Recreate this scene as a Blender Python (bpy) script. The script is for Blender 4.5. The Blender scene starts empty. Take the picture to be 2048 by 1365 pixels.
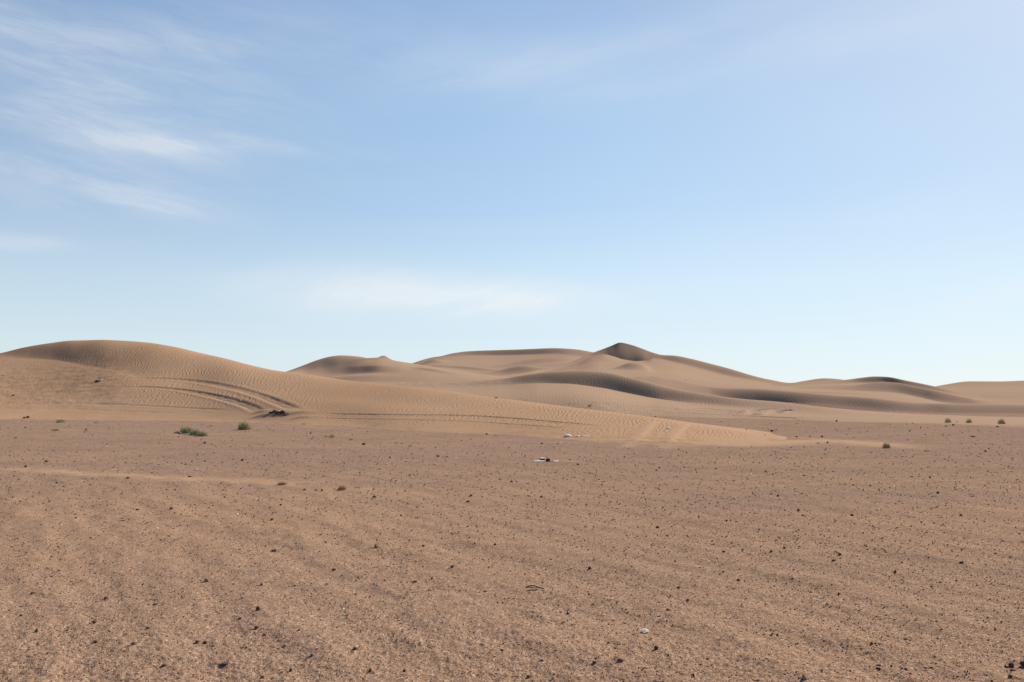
import bpy, math, random
import numpy as np
from mathutils import Vector, Matrix

random.seed(7)
RNG = np.random.default_rng(11)
scene = bpy.context.scene
col = scene.collection

# ------------------------------------------------------------------ camera
F_PX, HORIZON, CAM_H = 1650.0, 787.0, 1.6          # focal length in px of a 2048 px wide picture
PITCH = math.atan((HORIZON - 682.5) / F_PX)
cam_d = bpy.data.cameras.new('camera')
cam_d.sensor_width = 36.0
cam_d.lens = 36.0 * F_PX / 2048.0
cam_d.clip_start = 0.05
cam_d.clip_end = 30000.0
cam = bpy.data.objects.new('camera', cam_d)
cam.location = (0, 0, CAM_H)
cam.rotation_euler = (math.pi / 2 + PITCH, 0, 0)
col.objects.link(cam)
scene.camera = cam

# ------------------------------------------------------------------ light
SUN_EL, SUN_AZ = math.radians(31), math.radians(41)   # azimuth clockwise from the view direction (+Y)
sun_d = bpy.data.lights.new('sun', 'SUN')
sun_d.energy = 5.0
sun_d.angle = math.radians(0.53)
sun_d.color = (1.0, 0.93, 0.81)
sun = bpy.data.objects.new('sun', sun_d)
to_sun = Vector((math.sin(SUN_AZ) * math.cos(SUN_EL), math.cos(SUN_AZ) * math.cos(SUN_EL), math.sin(SUN_EL)))
sun.rotation_euler = to_sun.to_track_quat('Z', 'Y').to_euler()
sun.location = to_sun * 100
col.objects.link(sun)

scene.view_settings.view_transform = 'Standard'
scene.view_settings.look = 'None'
scene.view_settings.exposure = 0.9
scene.view_settings.gamma = 1.0
scene.view_settings.use_curve_mapping = False


class NT:
    """Small helper for node trees."""
    def __init__(self, tree):
        self.t = tree
        tree.nodes.clear()

    def n(self, typ, ins=None, **props):
        nd = self.t.nodes.new(typ)
        for k, v in props.items():
            setattr(nd, k, v)
        for k, v in (ins or {}).items():
            self.set(nd.inputs[k], v)
        return nd

    def set(self, sock, v):
        if isinstance(v, bpy.types.NodeSocket):
            self.t.links.new(v, sock)
        elif isinstance(v, bpy.types.Node):
            self.t.links.new(v.outputs[0], sock)
        else:
            sock.default_value = v

    def m(self, op, a, b=None, c=None, clamp=False):
        nd = self.t.nodes.new('ShaderNodeMath')
        nd.operation = op
        nd.use_clamp = clamp
        for i, v in enumerate((a, b, c)):
            if v is not None:
                self.set(nd.inputs[i], v)
        return nd.outputs[0]

    def mix(self, f, a, b, mode='MIX'):
        nd = self.t.nodes.new('ShaderNodeMix')
        nd.data_type = 'RGBA'
        nd.blend_type = mode
        self.set(nd.inputs[0], f)
        self.set(nd.inputs[6], a)
        self.set(nd.inputs[7], b)
        return nd.outputs[2]

    def noise(self, vec, scale, detail=3.0, rough=0.5, dist=0.0):
        nd = self.n('ShaderNodeTexNoise', {'Scale': scale, 'Detail': detail, 'Roughness': rough, 'Distortion': dist})
        self.set(nd.inputs['Vector'], vec)
        return nd.outputs[0]

    def mapping(self, vec, scale=(1, 1, 1), rot=(0, 0, 0), loc=(0, 0, 0)):
        nd = self.n('ShaderNodeMapping', {'Scale': scale, 'Rotation': rot, 'Location': loc})
        self.set(nd.inputs['Vector'], vec)
        return nd.outputs[0]

    def stretched(self, vec, scale, deg):
        r = self.n('ShaderNodeVectorRotate', rotation_type='Z_AXIS')
        self.set(r.inputs['Vector'], vec)
        r.inputs['Angle'].default_value = math.radians(deg)
        return self.mapping(r.outputs[0], scale=scale)

    def smooth(self, x, lo, hi):
        nd = self.t.nodes.new('ShaderNodeMapRange')
        nd.interpolation_type = 'SMOOTHSTEP'
        self.set(nd.inputs[0], x)
        nd.inputs[1].default_value = lo
        nd.inputs[2].default_value = hi
        return nd.outputs[0]


def build_world():
    w = bpy.data.worlds.new('World')
    scene.world = w
    w.use_nodes = True
    t = NT(w.node_tree)
    STRENGTH = 0.10
    K = 1.0 / (STRENGTH * 2 ** scene.view_settings.exposure)
    sky = t.n('ShaderNodeTexSky', sky_type='NISHITA', sun_disc=False, sun_elevation=SUN_EL,
              sun_rotation=SUN_AZ, altitude=900.0, air_density=1.0, dust_density=.4, ozone_density=3.0)
    tc = t.n('ShaderNodeTexCoord')
    dirv = tc.outputs['Generated']
    sep = t.n('ShaderNodeSeparateXYZ', {0: dirv})
    x, y, z = sep.outputs
    # thin dust veil of a bright desert morning: pale at the horizon, deep blue overhead
    ramp = t.n('ShaderNodeValToRGB', {0: z})
    el = ramp.color_ramp.elements
    stops = [(0.0, (.735, .825, .850)), (.05, (.705, .822, .870)), (.13, (.610, .780, .895)), (.22, (.430, .630, .865)),
             (.32, (.345, .545, .805)), (.43, (.255, .425, .700)), (.70, (.075, .150, .350)), (1.0, (.045, .090, .230))]
    while len(el) < len(stops):
        el.new(1.0)
    for e_, (p, c) in zip(el, stops):
        e_.position = p
        e_.color = c + (1,)
    veil_c = t.n('ShaderNodeVectorMath', {0: ramp.outputs[0]}, operation='SCALE')
    veil_c.inputs['Scale'].default_value = K
    base = t.mix(.92, t.mix(1.0, sky.outputs[0], (.85, .95, 1.05, 1), 'MULTIPLY'), veil_c.outputs[0])
    # brightening of the dusty air towards the sun
    ca = t.n('ShaderNodeVectorMath', {0: dirv, 1: tuple(to_sun)}, operation='DOT_PRODUCT').outputs['Value']
    ang = t.m('ARCCOSINE', t.m('MINIMUM', t.m('MAXIMUM', ca, -1.0), 1.0))
    glow = t.m('POWER', 2.718, t.m('MULTIPLY', ang, -1 / math.radians(19)))
    dim = t.m('MULTIPLY_ADD', t.m('MULTIPLY', t.smooth(ang, math.radians(30), math.radians(75)), t.m('MULTIPLY_ADD', t.smooth(z, .02, .28), .75, .25)), -.24, 1.0)
    base = t.mix(1.0, base, t.n('ShaderNodeCombineXYZ', {0: dim, 1: dim, 2: t.m('MULTIPLY_ADD', dim, .9, .1)}).outputs[0], 'MULTIPLY')
    base = t.mix(t.m('MULTIPLY', glow, .80), base, (.94 * K, .97 * K, 1.0 * K, 1))
    yy = t.m('MAXIMUM', y, 0.05)
    a, e = t.m('DIVIDE', x, yy), t.m('DIVIDE', z, yy)
    ae = t.n('ShaderNodeCombineXYZ', {0: a, 1: e, 2: 0.0}).outputs[0]
    warp = t.n('ShaderNodeTexNoise', {'Scale': 4.0, 'Detail': 4.0})
    t.set(warp.inputs['Vector'], ae)
    wv = t.n('ShaderNodeVectorMath', {0: warp.outputs[1], 1: (0.5, 0.5, 0.5)}, operation='SUBTRACT')
    ws = t.n('ShaderNodeVectorMath', {0: wv.outputs[0], 1: (.10, .035, 0)}, operation='MULTIPLY')
    aew = t.n('ShaderNodeVectorMath', {0: ae, 1: ws.outputs[0]}, operation='ADD').outputs[0]
    front = t.m('GREATER_THAN', y, 0.06)

    def patch(cx, cy, rx, ry, deg, amp):
        d = t.n('ShaderNodeVectorMath', {0: aew, 1: ((cx - 1024) / F_PX, (HORIZON - cy) / F_PX, 0)}, operation='SUBTRACT')
        q = t.n('ShaderNodeVectorRotate', {0: d.outputs[0]}, rotation_type='Z_AXIS')
        q.inputs['Angle'].default_value = math.radians(deg)
        sc = t.n('ShaderNodeVectorMath', {0: q.outputs[0], 1: (F_PX / rx, F_PX / ry, 0)}, operation='MULTIPLY')
        ln = t.n('ShaderNodeVectorMath', {0: sc.outputs[0]}, operation='LENGTH').outputs['Value']
        g = t.m('POWER', 2.718, t.m('MULTIPLY', t.m('MULTIPLY', ln, ln), -1.0))
        return t.m('MULTIPLY', g, amp)

    def total(lst):
        q = lst[0]
        for r in lst[1:]:
            q = t.m('ADD', q, r)
        return q

    streaks = total([patch(310, 284, 250, 22, 4, .95), patch(70, 232, 200, 28, 9, .70), patch(260, 398, 130, 18, 12, 1.15),
                     patch(120, 360, 280, 40, 10, .80), patch(20, 480, 110, 16, 5, 1.0), patch(150, 140, 380, 110, 15, .58),
                     patch(120, 300, 360, 130, 6, .42), patch(20, 50, 300, 80, 30, .50), patch(430, 60, 340, 90, 0, .42)])
    veil = total([patch(930, 592, 240, 36, 0, 1.8), patch(680, 570, 260, 44, 4, .95), patch(1230, 70, 420, 38, -14, .26),
                  patch(960, 120, 480, 70, 6, .26), patch(1650, 60, 320, 60, -10, .28), patch(1980, 590, 140, 30, -20, .45),
                  patch(1750, 420, 400, 40, -12, .14)])
    fib = t.noise(t.stretched(aew, (3.4, 20, 1), 14), 1.0, 9, .68, .25)
    fib2 = t.noise(t.stretched(aew, (3.0, 18, 1), -16), 1.0, 9, .68, .25)
    soft = t.noise(t.mapping(aew, scale=(3.5, 8, 1)), 1.0, 4, .5)
    c1 = t.m('MULTIPLY', streaks, t.m('MULTIPLY_ADD', t.smooth(fib, .33, .74), .72, t.m('MULTIPLY', soft, .36)))
    c2 = t.m('MULTIPLY', veil, t.m('MULTIPLY_ADD', t.smooth(fib2, .30, .72), .5, t.m('MULTIPLY', t.smooth(soft, .2, .7), .5)))
    placed = t.m('MULTIPLY', t.m('ADD', c1, c2), front)
    # the same thin cirrus goes on all over the sky, on a flat layer high up
    zz = t.m('MAXIMUM', z, 0.02)
    P = t.n('ShaderNodeCombineXYZ', {0: t.m('DIVIDE', x, zz), 1: t.m('DIVIDE', y, zz), 2: 0.0}).outputs[0]
    wide = t.m('MULTIPLY', t.smooth(t.noise(t.stretched(P, (.35, .9, 1), 23), 1.0, 6, .6, .4), .5, .85), .14)
    wide = t.m('MULTIPLY', wide, t.smooth(z, .03, .2))
    cov = t.m('ADD', placed, wide, clamp=True)
    cov = t.m('MULTIPLY', cov, t.smooth(z, 0.0, 0.02))
    cl = t.mix(1.0, (.86 * K, .92 * K, .96 * K, 1), t.n('ShaderNodeCombineXYZ', {0: t.m('POWER', dim, 1.25), 1: t.m('POWER', dim, 1.1), 2: t.m('POWER', dim, .75)}).outputs[0], 'MULTIPLY')
    c = t.mix(t.m('MULTIPLY', cov, .85), base, cl)
    bg = t.n('ShaderNodeBackground', {'Color': c, 'Strength': STRENGTH})
    t.n('ShaderNodeOutputWorld', {0: bg.outputs[0]})


build_world()

# ------------------------------------------------------------------ geometry of the view (used to find where things stand)
CP, SP = math.cos(PITCH), math.sin(PITCH)


def ray(px, py):
    """Photo pixel -> (x/y, z/y) of the line of sight."""
    cx, cz = (np.asarray(px, float) - 1024.0) / F_PX, (682.5 - np.asarray(py, float)) / F_PX
    dy = CP - cz * SP
    dz = SP + cz * CP
    return cx / dy, dz / dy


def on_flat(px, py, z=0.0):
    u, s = ray(px, py)
    Y = (z - CAM_H) / s
    return u * Y, Y


def to_px(x, y, z):
    dz = z - CAM_H
    d = y * CP + dz * SP
    v = -y * SP + dz * CP
    return 1024 + F_PX * x / d, 682.5 - F_PX * v / d


# ------------------------------------------------------------------ noise
_perm = RNG.permutation(4096)
_grad = np.stack([np.cos(np.arange(256) * 2 * math.pi / 256), np.sin(np.arange(256) * 2 * math.pi / 256)], 1)


def perlin(x, y, seed=0):
    xi, yi = np.floor(x).astype(np.int64), np.floor(y).astype(np.int64)
    xf, yf = x - xi, y - yi
    u, v = xf ** 3 * (xf * (xf * 6 - 15) + 10), yf ** 3 * (yf * (yf * 6 - 15) + 10)

    def g(ix, iy, dx, dy):
        h = _perm[(_perm[(ix + seed * 57) & 4095] + iy) & 4095] & 255
        return _grad[h, 0] * dx + _grad[h, 1] * dy
    n00, n10 = g(xi, yi, xf, yf), g(xi + 1, yi, xf - 1, yf)
    n01, n11 = g(xi, yi + 1, xf, yf - 1), g(xi + 1, yi + 1, xf - 1, yf - 1)
    return 1.5 * ((n00 * (1 - u) + n10 * u) * (1 - v) + (n01 * (1 - u) + n11 * u) * v)


def fbm(x, y, octv=4, seed=0, gain=.5):
    s, a, tot = 0, 1.0, 0
    for k in range(octv):
        s = s + a * perlin(x * 2 ** k + 13.7 * k, y * 2 ** k - 7.1 * k, seed + k)
        tot += a
        a *= gain
    return s / tot


def sstep(x, lo, hi):
    t = np.clip((x - lo) / (hi - lo), 0, 1)
    return t * t * (3 - 2 * t)


def pchip1(xs, ys, xq):
    """Monotone cubic through scattered control points (1-D)."""
    xs, ys = np.asarray(xs, float), np.asarray(ys, float)
    h, d = np.diff(xs), np.diff(ys) / np.diff(xs)
    m = np.zeros_like(ys)
    for i in range(1, len(xs) - 1):
        if d[i - 1] * d[i] > 0:
            w1, w2 = 2 * h[i] + h[i - 1], h[i] + 2 * h[i - 1]
            m[i] = (w1 + w2) / (w1 / d[i - 1] + w2 / d[i])
    m[0], m[-1] = d[0], d[-1]
    xq = np.clip(xq, xs[0], xs[-1])
    i = np.clip(np.searchsorted(xs, xq) - 1, 0, len(h) - 1)
    t = (xq - xs[i]) / h[i]
    return ((1 + 2 * t) * (1 - t) ** 2 * ys[i] + t * (1 - t) ** 2 * h[i] * m[i]
            + t * t * (3 - 2 * t) * ys[i + 1] + t * t * (t - 1) * h[i] * m[i + 1])


# ------------------------------------------------------------------ mesh helpers
def grid_mesh(name, X, Y, Z, mat, attrs=None, kind='structure', label=None):
    R, C = X.shape
    me = bpy.data.meshes.new(name)
    v = np.stack([X, Y, Z], -1).reshape(-1, 3).astype(np.float32)
    idx = np.arange(R * C).reshape(R, C)
    q = np.stack([idx[:-1, :-1], idx[:-1, 1:], idx[1:, 1:], idx[1:, :-1]], -1).reshape(-1, 4)
    fill_mesh(me, v, q)
    for k, a in (attrs or {}).items():
        at = me.attributes.new(k, 'FLOAT', 'POINT')
        at.data.foreach_set('value', np.ascontiguousarray(a.reshape(-1), dtype=np.float32))
    me.materials.append(mat)
    o = bpy.data.objects.new(name, me)
    col.objects.link(o)
    if kind:
        o['kind'] = kind
    if label:
        o['label'] = label
    return o


def fill_mesh(me, v, faces, smooth=True):
    n = faces.shape[1]
    me.vertices.add(len(v))
    me.vertices.foreach_set('co', np.ascontiguousarray(v, dtype=np.float32).reshape(-1))
    me.loops.add(faces.size)
    me.loops.foreach_set('vertex_index', np.ascontiguousarray(faces, dtype=np.int32).reshape(-1))
    me.polygons.add(len(faces))
    me.polygons.foreach_set('loop_start', np.arange(0, faces.size, n, dtype=np.int32))
    me.polygons.foreach_set('loop_total', np.full(len(faces), n, dtype=np.int32))
    me.polygons.foreach_set('use_smooth', np.full(len(faces), smooth, dtype=bool))
    me.update(calc_edges=True)
    me.validate()


def polyline_dist(X, Y, pts):
    """Distance to a polyline in plan, and the running length along it."""
    best = np.full(X.shape, 1e9)
    side = np.zeros(X.shape)
    along = np.zeros(X.shape)
    run = 0.0
    for (x0, y0), (x1, y1) in zip(pts[:-1], pts[1:]):
        dx, dy = x1 - x0, y1 - y0
        L = math.hypot(dx, dy) + 1e-9
        t = np.clip(((X - x0) * dx + (Y - y0) * dy) / L ** 2, 0, 1)
        d = np.hypot(X - x0 - t * dx, Y - y0 - t * dy)
        k = d < best
        best[k] = d[k]
        side[k] = np.sign((X - x0) * dy - (Y - y0) * dx)[k]
        along[k] = (run + t * L)[k]
        run += L
    return best, side, along, run


def dense(pts, n=40):
    """A smooth curve through plan points."""
    pts = np.array(pts, float)
    s = np.concatenate([[0], np.cumsum(np.hypot(*np.diff(pts, axis=0).T))])
    q = np.linspace(0, s[-1], n)
    return list(zip(pchip1(s, pts[:, 0], q), pchip1(s, pts[:, 1], q)))


# ------------------------------------------------------------------ materials
def principled(t, colr, rough=.9, normal=None, spec=.15):
    b = t.n('ShaderNodeBsdfPrincipled', {'Roughness': rough, 'Specular IOR Level': spec})
    t.set(b.inputs['Base Color'], colr)
    if normal is not None:
        t.set(b.inputs['Normal'], normal)
    t.n('ShaderNodeOutputMaterial', {0: b.outputs[0]})
    return b


def new_mat(name):
    m = bpy.data.materials.new(name)
    m.use_nodes = True
    return m, NT(m.node_tree)


def attr(t, name):
    return t.n('ShaderNodeAttribute', attribute_name=name).outputs['Fac']


SAND = (0.330, 0.212, 0.136, 1)
SAND2 = (0.296, 0.185, 0.115, 1)
HAZED_FAR_SAND = (0.290, 0.199, 0.139, 1)  # greyer than the near sand: distance haze painted into the colour
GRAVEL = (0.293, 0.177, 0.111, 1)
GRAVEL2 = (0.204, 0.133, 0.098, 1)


def ripple_height(t, co, lam, amp, rot):
    """Wind ripples: wandering ridges, as height in metres."""
    v = t.mapping(co, rot=(0, 0, math.radians(rot)))
    s = t.n('ShaderNodeSeparateXYZ', {0: v})
    n1 = t.noise(t.mapping(v, scale=(.55, .28, .4)), 1.0, 3, .5)
    n2 = t.noise(t.mapping(v, scale=(1.9, .8, .8)), 1.0, 2, .5)
    d = t.m('ADD', t.m('MULTIPLY', t.m('SUBTRACT', n1, .5), 1.5), t.m('MULTIPLY', t.m('SUBTRACT', n2, .5), .30))
    ph = t.m('MULTIPLY', t.m('ADD', s.outputs[0], d), 2 * math.pi / lam)
    w = t.m('SINE', t.m('ADD', ph, t.m('MULTIPLY', t.m('SINE', ph), .5)))
    mod = t.m('MULTIPLY_ADD', t.smooth(t.noise(t.mapping(v, scale=(.5, .35, .5)), 1.0, 3, .6), .3, .62), .6, .4)
    return t.m('MULTIPLY', t.m('MULTIPLY', w, amp), mod)


def sand_material(name, c1, c2, lam, amp, rot=6):
    m, t = new_mat(name)
    co = t.n('ShaderNodeTexCoord').outputs['Object']
    big = t.noise(t.mapping(co, scale=(.12, .05, .1)), 1.0, 4, .55)
    mid = t.noise(co, 1.6, 4, .6)
    fine = t.noise(co, 45, 3, .6)
    c = t.mix(t.smooth(big, .3, .7), c1, c2)
    c = t.mix(t.m('MULTIPLY', t.smooth(mid, .35, .75), .25), c, c2)
    g = t.m('MULTIPLY_ADD', fine, .34, .83)
    c = t.mix(1.0, c, t.n('ShaderNodeCombineXYZ', {0: g, 1: g, 2: g}).outputs[0], 'MULTIPLY')
    # loose dry sand turned up by wheels is paler
    c = t.mix(t.m('MULTIPLY', attr(t, 'fresh'), .30), c, tuple(min(1, q * 1.32) for q in c1[:3]) + (1,))
    # brown grit thrown over the sand at the foot of the dune
    grit = attr(t, 'grit')
    gn = t.noise(t.mapping(co, scale=(1.0, .35, 1)), 1.2, 5, .65)
    gm = t.smooth(t.m('ADD', grit, t.m('MULTIPLY', t.m('SUBTRACT', gn, .5), 1.7)), .40, .64)
    c = t.mix(gm, c, GRAVEL)
    rh = ripple_height(t, co, lam, amp, rot)
    cs = attr(t, 'coarse')        # broader ripples high on the windward face
    rh = t.m('ADD', t.m('MULTIPLY', rh, t.m('SUBTRACT', 1.0, cs)), t.m('MULTIPLY', ripple_height(t, co, .30, .0085, rot - 22), cs))
    h = t.m('ADD', t.m('MULTIPLY', rh, attr(t, 'ripple')), t.m('MULTIPLY', fine, .004))
    h = t.m('ADD', h, t.m('MULTIPLY', t.noise(co, 9, 3, .6), .008))
    bump = t.n('ShaderNodeBump', {'Strength': 1.0, 'Distance': 1.0, 'Height': h})
    principled(t, c, 1.0, bump.outputs[0], .0)
    return m


def gravel_material():
    m, t = new_mat('gravel')
    co = t.n('ShaderNodeTexCoord').outputs['Object']
    sand = attr(t, 'sand')
    shade = attr(t, 'dark')
    streak = t.noise(t.stretched(co, (.35, 1.6, 1), 56), 1.0, 5, .6)
    fine = t.noise(co, 55, 4, .65)
    grit = t.n('ShaderNodeTexVoronoi', {'Scale': 82.0, 'Randomness': 1.0})
    t.set(grit.inputs['Vector'], co)
    grit2 = t.n('ShaderNodeTexVoronoi', {'Scale': 16.0, 'Randomness': 1.0})
    t.set(grit2.inputs['Vector'], co)
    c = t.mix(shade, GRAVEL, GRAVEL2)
    c = t.mix(t.m('MULTIPLY', t.smooth(streak, .38, .72), .30), c, SAND2)
    # single grains of another colour
    gc = t.n('ShaderNodeSeparateColor', {0: grit.outputs['Color']})
    c = t.mix(t.m('MULTIPLY', t.m('GREATER_THAN', gc.outputs[0], .80), .50), c, (.115, .072, .058, 1))
    c = t.mix(t.m('MULTIPLY', t.m('GREATER_THAN', gc.outputs[1], .90), .45), c, (.50, .38, .28, 1))
    gc2 = t.n('ShaderNodeSeparateColor', {0: grit2.outputs['Color']})
    c = t.mix(t.m('MULTIPLY', t.m('GREATER_THAN', gc2.outputs[0], .90), .18), c, (.15, .09, .07, 1))
    sm = t.smooth(t.m('ADD', sand, t.m('MULTIPLY', t.m('SUBTRACT', t.noise(t.mapping(co, scale=(.8, 1.6, 1)), 2.2, 6, .7), .5), 1.3)), .25, 1.0)
    c = t.mix(sm, c, SAND)
    g = t.m('MULTIPLY_ADD', fine, .3, .85)
    c = t.mix(1.0, c, t.n('ShaderNodeCombineXYZ', {0: g, 1: g, 2: g}).outputs[0], 'MULTIPLY')
    keep = t.m('SUBTRACT', 1.0, t.m('MULTIPLY', sm, .75))
    pb = t.m('MULTIPLY', t.m('SUBTRACT', 1.0, t.smooth(grit.outputs['Distance'], .1, .55)), t.smooth(gc.outputs[2], .35, 1.0))
    h = t.m('ADD', t.m('MULTIPLY', pb, .0075), t.m('MULTIPLY', fine, .006))
    h = t.m('ADD', h, t.m('MULTIPLY', t.noise(co, 26, 3, .55), .004))
    h = t.m('MULTIPLY', h, keep)
    bump = t.n('ShaderNodeBump', {'Strength': 1.0, 'Distance': 1.0, 'Height': h})
    principled(t, c, 1.0, bump.outputs[0], .0)
    return m


def simple_mat(name, c, c2=None, scale=8, rough=.85, spec=.2):
    m, t = new_mat(name)
    co = t.n('ShaderNodeTexCoord').outputs['Object']
    k = t.mix(t.smooth(t.noise(co, scale, 4, .6), .35, .65), c + (1,), (c2 or c) + (1,))
    b = t.n('ShaderNodeBump', {'Strength': .5, 'Distance': .01, 'Height': t.noise(co, scale * 4, 3, .6)})
    principled(t, k, rough, b.outputs[0], spec)
    return m


M_NEAR = sand_material('near_sand', SAND, SAND2, .21, .0085, 14)
M_FAR = sand_material('hazed_far_sand', HAZED_FAR_SAND, HAZED_FAR_SAND, .30, .010)
M_GRAVEL = gravel_material()

# ------------------------------------------------------------------ the dunes
TERRAIN = []          # (name, U, Y, Z) of every dune, for setting things down on them


def loft(curves, px0, px1, cols, rows, sharp=5):
    """Height field through contour lines. A contour is [(px, py, Y)...] (Y None: on the flat) or [(px, ('z', z), Y)...]."""
    PX = np.linspace(px0, px1, cols)
    U = ray(PX, HORIZON)[0]
    Ys, Zs = [], []
    for cv in curves:
        pts = cv['pts']
        uu, yy, zz = [], [], []
        for px, py, Yv in pts:
            if isinstance(py, tuple):
                u = ray(px, HORIZON)[0]
                z = py[1]
            else:
                u, s = ray(px, py)
                if Yv is None:
                    Yv = (cv.get('z', 0.0) - CAM_H) / s
                z = CAM_H + s * Yv
            uu.append(u); yy.append(Yv); zz.append(z)
        Ys.append(pchip1(uu, yy, U)); Zs.append(pchip1(uu, zz, U))
    k = max(1, int(sharp * cols / (px1 - px0)))
    g = np.exp(-(np.arange(-3 * k, 3 * k + 1) / k) ** 2 / 2); g /= g.sum()
    sm = lambda v: np.convolve(np.pad(v, 3 * k, mode='edge'), g, 'valid')
    return PX, U, np.array([sm(v) for v in Ys]), np.array([sm(v) for v in Zs])


def cross(Ys, Zs, rows, crease):
    """Monotone cubic across the contours; crease[k] per column 0..1 keeps a sharp edge there."""
    K, C = Ys.shape
    for k in range(1, K):
        Ys[k] = np.maximum(Ys[k], Ys[k - 1] + .3)
    h, d = np.diff(Ys, axis=0), np.diff(Zs, axis=0) / np.diff(Ys, axis=0)
    mi = np.zeros((K, C))
    for i in range(1, K - 1):
        ok = d[i - 1] * d[i] > 0
        w1, w2 = 2 * h[i] + h[i - 1], h[i] + 2 * h[i - 1]
        with np.errstate(divide='ignore', invalid='ignore'):
            v = (w1 + w2) / (w1 / d[i - 1] + w2 / d[i])
        mi[i] = np.where(ok, v, 0)
    mi[0], mi[-1] = d[0], d[-1]
    oY, oZ = [], []
    for i in range(K - 1):
        c0 = crease.get(i, 0); c1 = crease.get(i + 1, 0)
        m0 = np.where(np.asarray(c0) > 1, d[i] * c0, mi[i] * (1 - c0) + d[i] * c0)
        c1 = np.minimum(c1, 1.0)
        m1 = mi[i + 1] * (1 - c1) + d[i] * c1
        n = rows[i]
        for r in range(n + (1 if i == K - 2 else 0)):
            t = r / n
            oY.append(Ys[i] + t * h[i])
            oZ.append((1 + 2 * t) * (1 - t) ** 2 * Zs[i] + t * (1 - t) ** 2 * h[i] * m0
                      + t * t * (3 - 2 * t) * Zs[i + 1] + t * t * (t - 1) * h[i] * m1)
    return np.array(oY), np.array(oZ)


def dune(label, curves, px0, px1, cols, rows, mat, front=2.5, back=(20, -1.5), bumps=(), ripple=.6, und=(.12, 14), post=None, drop=.5, sharp=5):
    PX, U, Ys, Zs = loft(curves, px0, px1, cols, rows, sharp)
    toe_y, toe_z = Ys[0] - front, Zs[0] - drop
    bk_y, bk_z = Ys[-1] + back[0], np.full_like(U, back[1])
    Ys = np.vstack([toe_y, Ys, bk_y]); Zs = np.vstack([toe_z, Zs, bk_z])
    crease = {}
    for i, cv in enumerate(curves):
        if 'crease' in cv:
            c = cv['crease']
            crease[i + 1] = pchip1([p[0] for p in c], [p[1] for p in c], PX) if isinstance(c, list) else c
    Y, Z = cross(Ys, Zs, [4] + list(rows) + [10], crease)
    X = U[None, :] * Y
    Z = Z + und[0] * fbm(X / und[1], Y / und[1], 3, 5)
    for (bx, by, bY, rx, ry, h, rot) in bumps:
        u, s = ray(bx, by)
        x0, y0 = u * bY, bY
        c, sn = math.cos(math.radians(rot)), math.sin(math.radians(rot))
        dx, dy = X - x0, Y - y0
        a, b = (dx * c + dy * sn) / rx, (-dx * sn + dy * c) / ry
        Z = Z + h * np.exp(-(a * a + b * b))
    attrs = {'ripple': np.full(X.shape, float(ripple)), 'grit': np.zeros(X.shape), 'fresh': np.zeros(X.shape), 'coarse': np.zeros(X.shape)}
    if post:
        Z = post(PX, X, Y, Z, attrs)
    o = grid_mesh('sand_dune', X, Y, Z, mat, attrs, 'structure', label)
    TERRAIN.append((label, U, Y, Z))
    return o


def hit(px, py):
    """First dune or the plain met by the line of sight through a photo pixel."""
    u, s = ray(px, py)
    best = None
    for name, U, Y, Z in TERRAIN:
        if not (U[0] <= u <= U[-1]):
            continue
        j = int(np.clip(np.searchsorted(U, u), 1, len(U) - 1))
        f = (u - U[j - 1]) / (U[j] - U[j - 1])
        yy = Y[:, j - 1] * (1 - f) + Y[:, j] * f
        zz = Z[:, j - 1] * (1 - f) + Z[:, j] * f
        below = (CAM_H + s * yy) - zz
        k = np.nonzero((below[:-1] > 0) & (below[1:] <= 0))[0]
        if len(k):
            k = k[0]
            w = below[k] / (below[k] - below[k + 1])
            yv = yy[k] + w * (yy[k + 1] - yy[k])
            if best is None or yv < best[1]:
                best = (u * yv, yv, zz[k] + w * (zz[k + 1] - zz[k]))
    if best is None:
        x, y = on_flat(px, py)
        best = (float(x), float(y), 0.0)
    return Vector(best)


# --- near dune on the left --------------------------------------------------
A = [
    {'pts': [(-500, 838, None), (0, 839, None), (300, 841.5, None), (500, 845.5, None),
             (600, 850, None), (700, 853, None), (800, 860, None), (900, 866, None), (1000, 869, None), (1080, 875, None),
             (1200, 884, None), (1300, 888, None), (1400, 892, None), (1500, 891, None), (1570, 884, None), (1640, 879, None)]},
    {'pts': [(-500, 726, 92), (0, 716, 86.5), (100, 720, 82.2), (180, 733, 74.8), (240, 745, 69.6), (290, 756, 66.3), (400, 775, 61), (500, 785, 56),
             (700, 803, 49), (900, 818, 43), (1100, 836, 37), (1300, 856, 31.5), (1470, 873, 29.0), (1530, ('z', .03), 28.6), (1580, ('z', -.02), 28.6), (1640, ('z', -.15), 29.0)],
     'crease': [(-500, 1.05), (180, 1.05), (260, .9), (330, .3), (420, 0), (1640, 0)]},
    {'pts': [(-500, 775, 104), (-200, 735, 98), (0, 707, 93), (50, 695, 92.5), (100, 687, 92), (150, 682, 92), (200, 681, 91), (250, 683, 90), (300, 687, 88),
             (350, 695, 86), (400, 707, 83), (450, 718, 80), (500, 731, 76.5), (560, 743, 72), (600, 748, 69.5), (700, 762, 63.5),
             (800, 772, 57.5), (900, 783, 53), (1000, 797, 48.5), (1100, 809, 44.5), (1200, 822, 40.5), (1300, 836, 36.5),
             (1400, 852, 33), (1470, 862, 31.2), (1530, ('z', .06), 30.6), (1580, ('z', -.01), 30.2), (1640, ('z', -.13), 29.8)]},
]

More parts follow.
